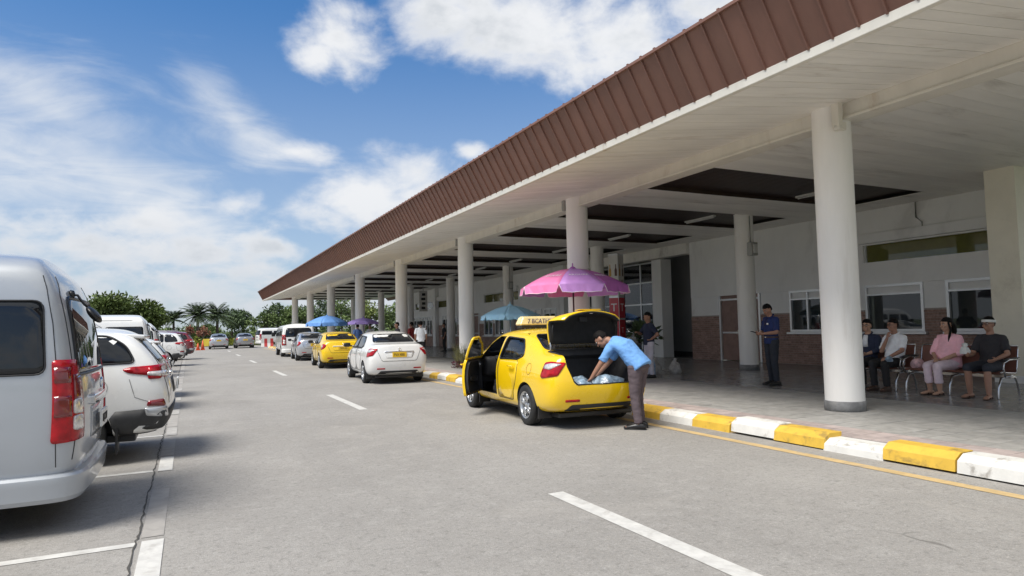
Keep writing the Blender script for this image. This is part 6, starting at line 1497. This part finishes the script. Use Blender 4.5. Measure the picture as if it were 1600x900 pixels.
# plants
mat('leaf_olive', (.085, .12, .032), .55, 0, .3, .6, rand=.35, spec=.3); mat('leaf_mid', (.125, .175, .060), .55, 0, .3, .6, rand=.35, spec=.3); mat('leaf_dark', (.085, .125, .055), .55, 0, .3, .6, rand=.35, spec=.3); mat('leaf_light', (.18, .22, .065), .55, 0, .3, .6, rand=.3, spec=.3); mat('leaf_palm', (.105, .145, .075), .5, 0, .25, .6, rand=.3, spec=.3); mat('leaf_red', (.24, .10, .06), .55, 0, .3, .6, rand=.35); mat('bark', (.12, .095, .075), .9, 0, .25, 6, bump=.5, bscale=20); mat('straw_grass', (.24, .23, .10), .7, 0, .3, 3, rand=.3); mat('flower_red', (.11, .025, .045), .6, 0, .3, 5, rand=.4); mat('leaf_yellow', (.34, .36, .06), .55, 0, .3, .6, rand=.3)
def leaf(bm, p, d, nrm, ln, w):
    s = d.cross(nrm).normalized()*w; m_ = p+d*ln*.45+nrm*ln*.08
    vs = [bm.verts.new(q) for q in (p, m_-s, p+d*ln, m_+s)]; bm.faces.new(vs)
t = thing('grass_clump', 'tuft of straw-coloured grass over red flowers at the column foot', 'plant', (8.45, 20.9, .15))
rd = random.Random(4); b = bmesh.new()
for k in range(240):
    a = rd.uniform(0, 2*PI); r = rd.uniform(0, .28); h_ = rd.uniform(.35, .85); o = V3((math.cos(a)*r, math.sin(a)*r*1.2, .02)); dr = V3((math.cos(a), math.sin(a), 0))*rd.uniform(.1, .55)
    tube(b, [o, o+V3((0, 0, h_*.6))+dr*h_*.35, o+V3((0, 0, h_))+dr*h_], [.007, .006, .002], 3, caps=False)
bm_obj('blades', b, M['straw_grass'], t, kind='stuff'); b = bmesh.new()
for k in range(260):
    a = rd.uniform(0, 2*PI); r = rd.uniform(.05, .45); p = V3((math.cos(a)*r, math.sin(a)*r, rd.uniform(.02, .22))); d = V3((rd.uniform(-1, 1), rd.uniform(-1, 1), rd.uniform(0, 1))).normalized(); leaf(b, p, d, d.orthogonal().normalized(), .10, .03)
bm_obj('flowers', b, M['flower_red'], t, kind='stuff')
t = thing('potted_plant', 'dark leafy potted plant by the lobby pier behind the seller', 'plant', (15.6, 20.3, .15)); b = bmesh.new(); lathe(b, [(.001, 0), (.17, 0), (.22, .38), (.20, .40), (.001, .36)], 18); bm_obj('pot', b, M['base_grey'], t); b = bmesh.new()
for k in range(150):
    d = V3((rd.gauss(0, 1), rd.gauss(0, 1), rd.gauss(.6, .7))).normalized(); p = V3((0, 0, .55))+d*rd.uniform(.1, .55)+V3((0, 0, .35)); leaf(b, p, d, d.orthogonal().normalized(), .26, .06)
tube(b, [(0, 0, .36), (.02, 0, .9)], .02, 6); bm_obj('foliage', b, M['leaf_dark'], t, kind='stuff')
# advertising tower by the lobby
mat('sign_red', (.45, .012, .03), .4, 0, .1, 3, coat=.3); mat('sign_white', (.62, .60, .56), .5, 0, .05, 4); mat('ink_brown', (.10, .05, .04), .6); mat('ink_gold', (.45, .25, .05), .5)
t = thing('advertising_tower', 'tall advertising tower, pale top with bottle pictures, red lower panels', 'sign', (14.55, 20.55, .15), math.radians(28))
b = bmesh.new(); bbox(b, -.24, .24, -.20, .20, 0, 4.05, .01); bm_obj('tower_frame', b, M['aluminium'], t)
for z0, z1, m_ in ((2.45, 3.98, 'sign_white'), (1.62, 2.38, 'sign_red'), (.75, 1.55, 'sign_red')):
    for nm, args in (('front', (-.225, .225, -.212, -.202)), ('side', (-.252, -.242, -.19, .19))):
        b = bmesh.new(); box(b, args[0], args[1], args[2], args[3], z0, z1); pn = bm_obj('sign_panel', b, M[m_], t)
        F = Matrix.Rotation(PI/2, 4, 'X') if nm == 'front' else Matrix.Rotation(-PI/2, 4, 'Z') @ Matrix.Rotation(PI/2, 4, 'X')
        o = V3((0, -.214, 0)) if nm == 'front' else V3((-.254, 0, 0))
        if m_ == 'sign_white':
            for dx, m2 in ((-.12, 'ink_gold'), (.12, 'ink_brown')):
                b = bmesh.new(); prism(b, [(dx-.05, 3.2), (dx+.05, 3.2), (dx+.05, 3.42), (dx+.018, 3.52), (dx+.018, 3.64), (dx-.018, 3.64), (dx-.018, 3.52), (dx-.05, 3.42)], 'y', -.003, .003); fix_normals(b); b.transform(Matrix.Translation(o) @ (Matrix.Identity(4) if nm == 'front' else Matrix.Rotation(-PI/2, 4, 'Z'))); bm_obj('bottle_picture', b, M[m2], pn)
            for i, tx in enumerate(('CAFE', 'BAR')): lettering(tx, .16, M['ink_brown'], pn, Matrix.Translation(o+V3((0, 0, 3.0-.22*i))) @ F)
        else: lettering('T', .42 if z0 > 1 else .3, M['white_hem'], pn, Matrix.Translation(o+V3((0, 0, (z0+z1)/2))) @ F)
# hanging sign far under the canopy
t = thing('hanging_sign', 'narrow white hanging sign with black figures beside a far back column', 'sign', (14.9, 44.5, 0)); b = bmesh.new(); bbox(b, -.30, .30, -.04, .04, 2.75, 4.2, .01); bm_obj('board', b, M['sign_white'], t)
for i in range(4): b = bmesh.new(); bbox(b, -.16+.05*(i % 2), .14, -.052, -.042, 2.9+.32*i, 3.08+.32*i, .004); bm_obj('figure', b, M['ink_black'], t)
b = bmesh.new(); tube(b, [(0, 0, 4.2), (0, 0, 4.62)], .02, 6); bm_obj('hanger', b, M['box_metal'], t)
# cones, barriers and board at the end of the road
mat('cone_orange', (.62, .10, .03), .5); mat('board_yellow', (.70, .55, .06), .5); mat('barrier_white', (.7, .7, .68), .5); mat('barrier_red', (.5, .05, .05), .5)
def cone(label, x, y, h=.95):
    t = thing('traffic_cone', label, 'cone', (x, y, 0), 0, 'cones at the road end'); b = bmesh.new(); lathe(b, [(.001, h), (.03, h), (.17, .04), (.15, .04)], 16); bm_obj('cone_body', b, M['cone_orange'], t)
    b = bmesh.new(); bbox(b, -.22, .22, -.22, .22, 0, .045, .01); bm_obj('foot', b, M['cone_orange'], t)
    b = bmesh.new(); lathe(b, [(.082, h*.62), (.114, h*.42)], 16); bm_obj('band', b, M['barrier_white'], t)
cone('orange traffic cone at the road end, nearest to the parked cars', .75, 66.5, .65); cone('taller orange traffic cone in front of the yellow board', 1.15, 66.8, .9)
t = thing('yellow_board', 'low yellow board standing behind the orange cones', 'board', (1.75, 69.0, 0)); b = bmesh.new(); bbox(b, -.55, .55, -.03, .03, .3, 1.0, .01); bm_obj('panel', b, M['board_yellow'], t)
for s in (-.45, .45): b = bmesh.new(); tube(b, [(s, .03, 1.0), (s, .3, .01)], .02, 6); bm_obj('leg', b, M['box_metal'], t)
for i, (x, lb) in enumerate(((-.2, 'red and white plastic barrier nearest the parked cars at the road end'), (7.4, 'red and white plastic barrier beside the kerb at the road end'), (8.9, 'red and white plastic barrier on the pavement side of the road end'))):
    t = thing('road_barrier', lb, 'barrier', (x, 73.5, 0), 0, 'barriers at the road end')
    for k in range(4):
        b = bmesh.new(); y = 0; prism(b, [(-.22, 0), (.22, 0), (.09, .35), (.07, .85), (-.07, .85), (-.09, .35)], 'x', -.6+.3*k+.003, -.3+.3*k-.003); fix_normals(b); bm_obj('section', b, M['barrier_red' if k % 2 else 'barrier_white'], t)
# ------------------------------------------------------------------ trees
def crown(bm, c, rad, n, ln, rd, lumps=9, flat=.75):
    """leaves spread through clumps of uneven size so that gaps and dark hollows stay"""
    C = []
    for k in range(lumps):
        d = V3((rd.gauss(0, 1), rd.gauss(0, 1), rd.gauss(.15, .8))).normalized(); C.append((c+V3((d.x*rad[0], d.y*rad[1], d.z*rad[2]))*rd.uniform(.35, .80), rd.uniform(.28, .52)))
    for k in range(n):
        q, s = C[rd.randrange(len(C))]; d = V3((rd.gauss(0, 1), rd.gauss(0, 1), rd.gauss(0, 1))).normalized(); r = s*(rd.random()**.4)
        p = q+V3((d.x*rad[0]*r, d.y*rad[1]*r, d.z*rad[2]*r*flat)); ld = (d+V3((rd.gauss(0, .6), rd.gauss(0, .6), rd.gauss(-.1, .6)))).normalized()
        nn = ld.orthogonal().normalized(); nn = (Matrix.Rotation(rd.uniform(0, 6.3), 3, ld) @ nn)
        leaf(bm, p, ld, nn, ln*rd.uniform(.7, 1.3), ln*.28)
    return C
def tree(label, x, y, h, rad, leafm, n=1100, ln=.34, seed=1, lumps=10, group='trees beyond the road end', trunk=.16, name='broadleaf_tree'):
    rd = random.Random(seed); t = thing(name, label, 'tree', (x, y, -.02), 0, group); c = V3((0, 0, h-rad[2]*.95))
    b = bmesh.new(); C = crown(b, c, rad, n, ln, rd, lumps); bm_obj('crown', b, M[leafm], t, kind='stuff')
    b = bmesh.new(); fork = V3((rd.uniform(-.1, .1), 0, max(.5, c.z-rad[2]*.6))); tube(b, [(0, 0, 0), fork*.5+V3((.04, 0, 0)), fork], [trunk*1.3, trunk, trunk*.8], 8)
    for q, s in C[:7]: tube(b, [fork-V3((0, 0, .1)), fork.lerp(q, .5)+V3((0, 0, .15)), q], [trunk*.6, trunk*.38, trunk*.12], 6)
    bm_obj('trunk', b, M['bark'], t, True); return t
def palm(label, x, y, h, L=2.2, seed=1, nf=26, trunk=.17):
    rd = random.Random(seed); t = thing('palm_tree', label, 'tree', (x, y, -.02), 0, 'palms beyond the road end'); b = bmesh.new()
    tube(b, [(0, 0, 0), (.05, 0, h*.4), (.03, .03, h)], [trunk*1.2, trunk, trunk*.9], 9); bm_obj('trunk', b, M['bark'], t, True); b = bmesh.new()
    for k in range(nf):
        a = 2*PI*k/nf*2.4+rd.uniform(-.2, .2); e = rd.uniform(-.45, 1.45); d = V3((math.cos(a), math.sin(a), 0)); P_ = []; ln = L*rd.uniform(.8, 1.1)
        for i in range(9):
            s = i/8; P_.append(V3((0, 0, h))+d*ln*s*math.cos(e*(1-.25*s))+V3((0, 0, ln*(math.sin(e)*s-.28*s*s))))
        tube(b, P_, [.022*(1-.8*i/8)+.004 for i in range(9)], 3, caps=False); sd = d.cross(V3((0, 0, 1)))
        for i in range(1, 8):
            for r_ in (0, .5):
                p = P_[i].lerp(P_[i+1], r_); dd = (P_[i+1]-P_[i]).normalized()
                for q in (1, -1): leaf(b, p, (sd*q+dd*.55+V3((0, 0, -.28))).normalized(), V3((0, 0, 1)), .52*(1-.45*abs(i/8-.45)), .055)
    bm_obj('crown', b, M['leaf_palm'], t, kind='stuff'); return t
tree('broad dark green tree spreading above the roofs of the parked vans', -6.4, 80, 6.3, (4.4, 3.2, 3.1), 'leaf_olive', 12000, .42, 3, 24, trunk=.3)
tree('lighter green tree just behind the broad tree over the vans', -9.5, 84, 5.9, (3.8, 3.0, 2.6), 'leaf_mid', 5500, .42, 5, 16, trunk=.25)
palm('small palm alone against the sky, right of the broad tree', -1.62, 85, 3.2, 1.5, 2, 34, .13)
palm('tall full palm behind the first far silver car', .88, 85, 3.7, 2.1, 3, 56)
palm('tall full palm between the two far silver cars', 3.0, 86, 3.7, 2.1, 6, 56)
spec = [(4.9, 92, 4.6, (1.7, 1.5, 1.7), 'leaf_dark', 'dark round tree right of the tall palms'), (6.6, 96, 4.8, (1.3, 1.2, 1.5), 'leaf_dark', 'open-crowned dark tree behind the far silver cars'), (8.4, 90, 4.3, (2.0, 1.6, 1.6), 'leaf_mid', 'low green tree left of the canopy end'), (10.6, 92, 5.7, (2.1, 1.8, 1.9), 'leaf_dark', 'tall dark tree at the end of the canopy'), (13.0, 90, 5.2, (2.4, 2.0, 2.3), 'leaf_mid', 'bushy green tree behind the last canopy column'), (15.6, 92, 6.8, (2.8, 2.4, 3.1), 'leaf_dark', 'large dark tree seen between the last two columns'), (18.8, 91, 6.4, (2.8, 2.4, 3.0), 'leaf_mid', 'leafy tree seen left of the blue parasol column'), (22.0, 92, 6.6, (2.8, 2.4, 3.0), 'leaf_light', 'bright green tree seen under the canopy above the queue'), (25.3, 90, 6.4, (2.8, 2.4, 3.0), 'leaf_mid', 'green tree seen between two middle canopy columns'), (28.6, 92, 6.0, (2.8, 2.4, 2.8), 'leaf_dark', 'dark tree beyond the far end wall of the terminal'), (2.0, 98, 2.8, (2.0, 1.6, 1.2), 'leaf_mid', 'low green tree behind the palms'), (-3.6, 96, 2.5, (2.4, 1.8, 1.2), 'leaf_mid', 'low tree right below the small palm')]
for i, (x, y, h, rad, m_, lb) in enumerate(spec): tree(lb, x, y, h, rad, m_, 1100 if i < 4 else 2200, .36, 30+i, 13)
tree('red-leaved small tree left of the tall palm', .1, 82, 2.7, (.38, .4, .8), 'leaf_red', 240, .24, 51, 6, trunk=.06, name='red_shrub'); tree('larger red-leaved shrub at the foot of the tall palm', 1.45, 81, 2.3, (.62, .5, .7), 'leaf_red', 320, .24, 52, 7, trunk=.07, name='red_shrub')
rd = random.Random(77); b = bmesh.new()
for x in range(-34, 44):
    for r_ in range(2):
        xx = x+rd.uniform(-.4, .4); y = 86+r_*7+rd.uniform(-1.5, 1.5); h_ = rd.uniform(.75, 1.25)+.55*r_
        crown(b, V3((xx, y, h_*.9)), (1.0, .9, h_), 150, .30, rd, 5)
tag(bm_obj('shrubbery', b, M['leaf_mid']), 'band of green shrubs closing the road end', 'shrubs', kind='stuff'); b = bmesh.new()
for k in range(46):
    xx = rd.uniform(0.5, 14); y = 84.8+rd.uniform(-.5, .8); crown(b, V3((xx, y, .5)), (.5, .4, rd.uniform(.5, .95)), 90, .24, rd, 3)
tag(bm_obj('bushes', b, M['leaf_yellow']), 'yellow-green bushes in front of the shrub band', 'bushes', kind='stuff'); b = bmesh.new()
for k in range(150):
    xx = rd.uniform(-75, 95); y = rd.uniform(118, 150); h_ = rd.uniform(.8, 1.4); crown(b, V3((xx, y, h_*.9)), (2.8, 2.2, h_), 160, .6, rd, 6)
tag(bm_obj('far_wood', b, M['leaf_dark']), 'distant wood along the horizon', 'wood', kind='stuff')
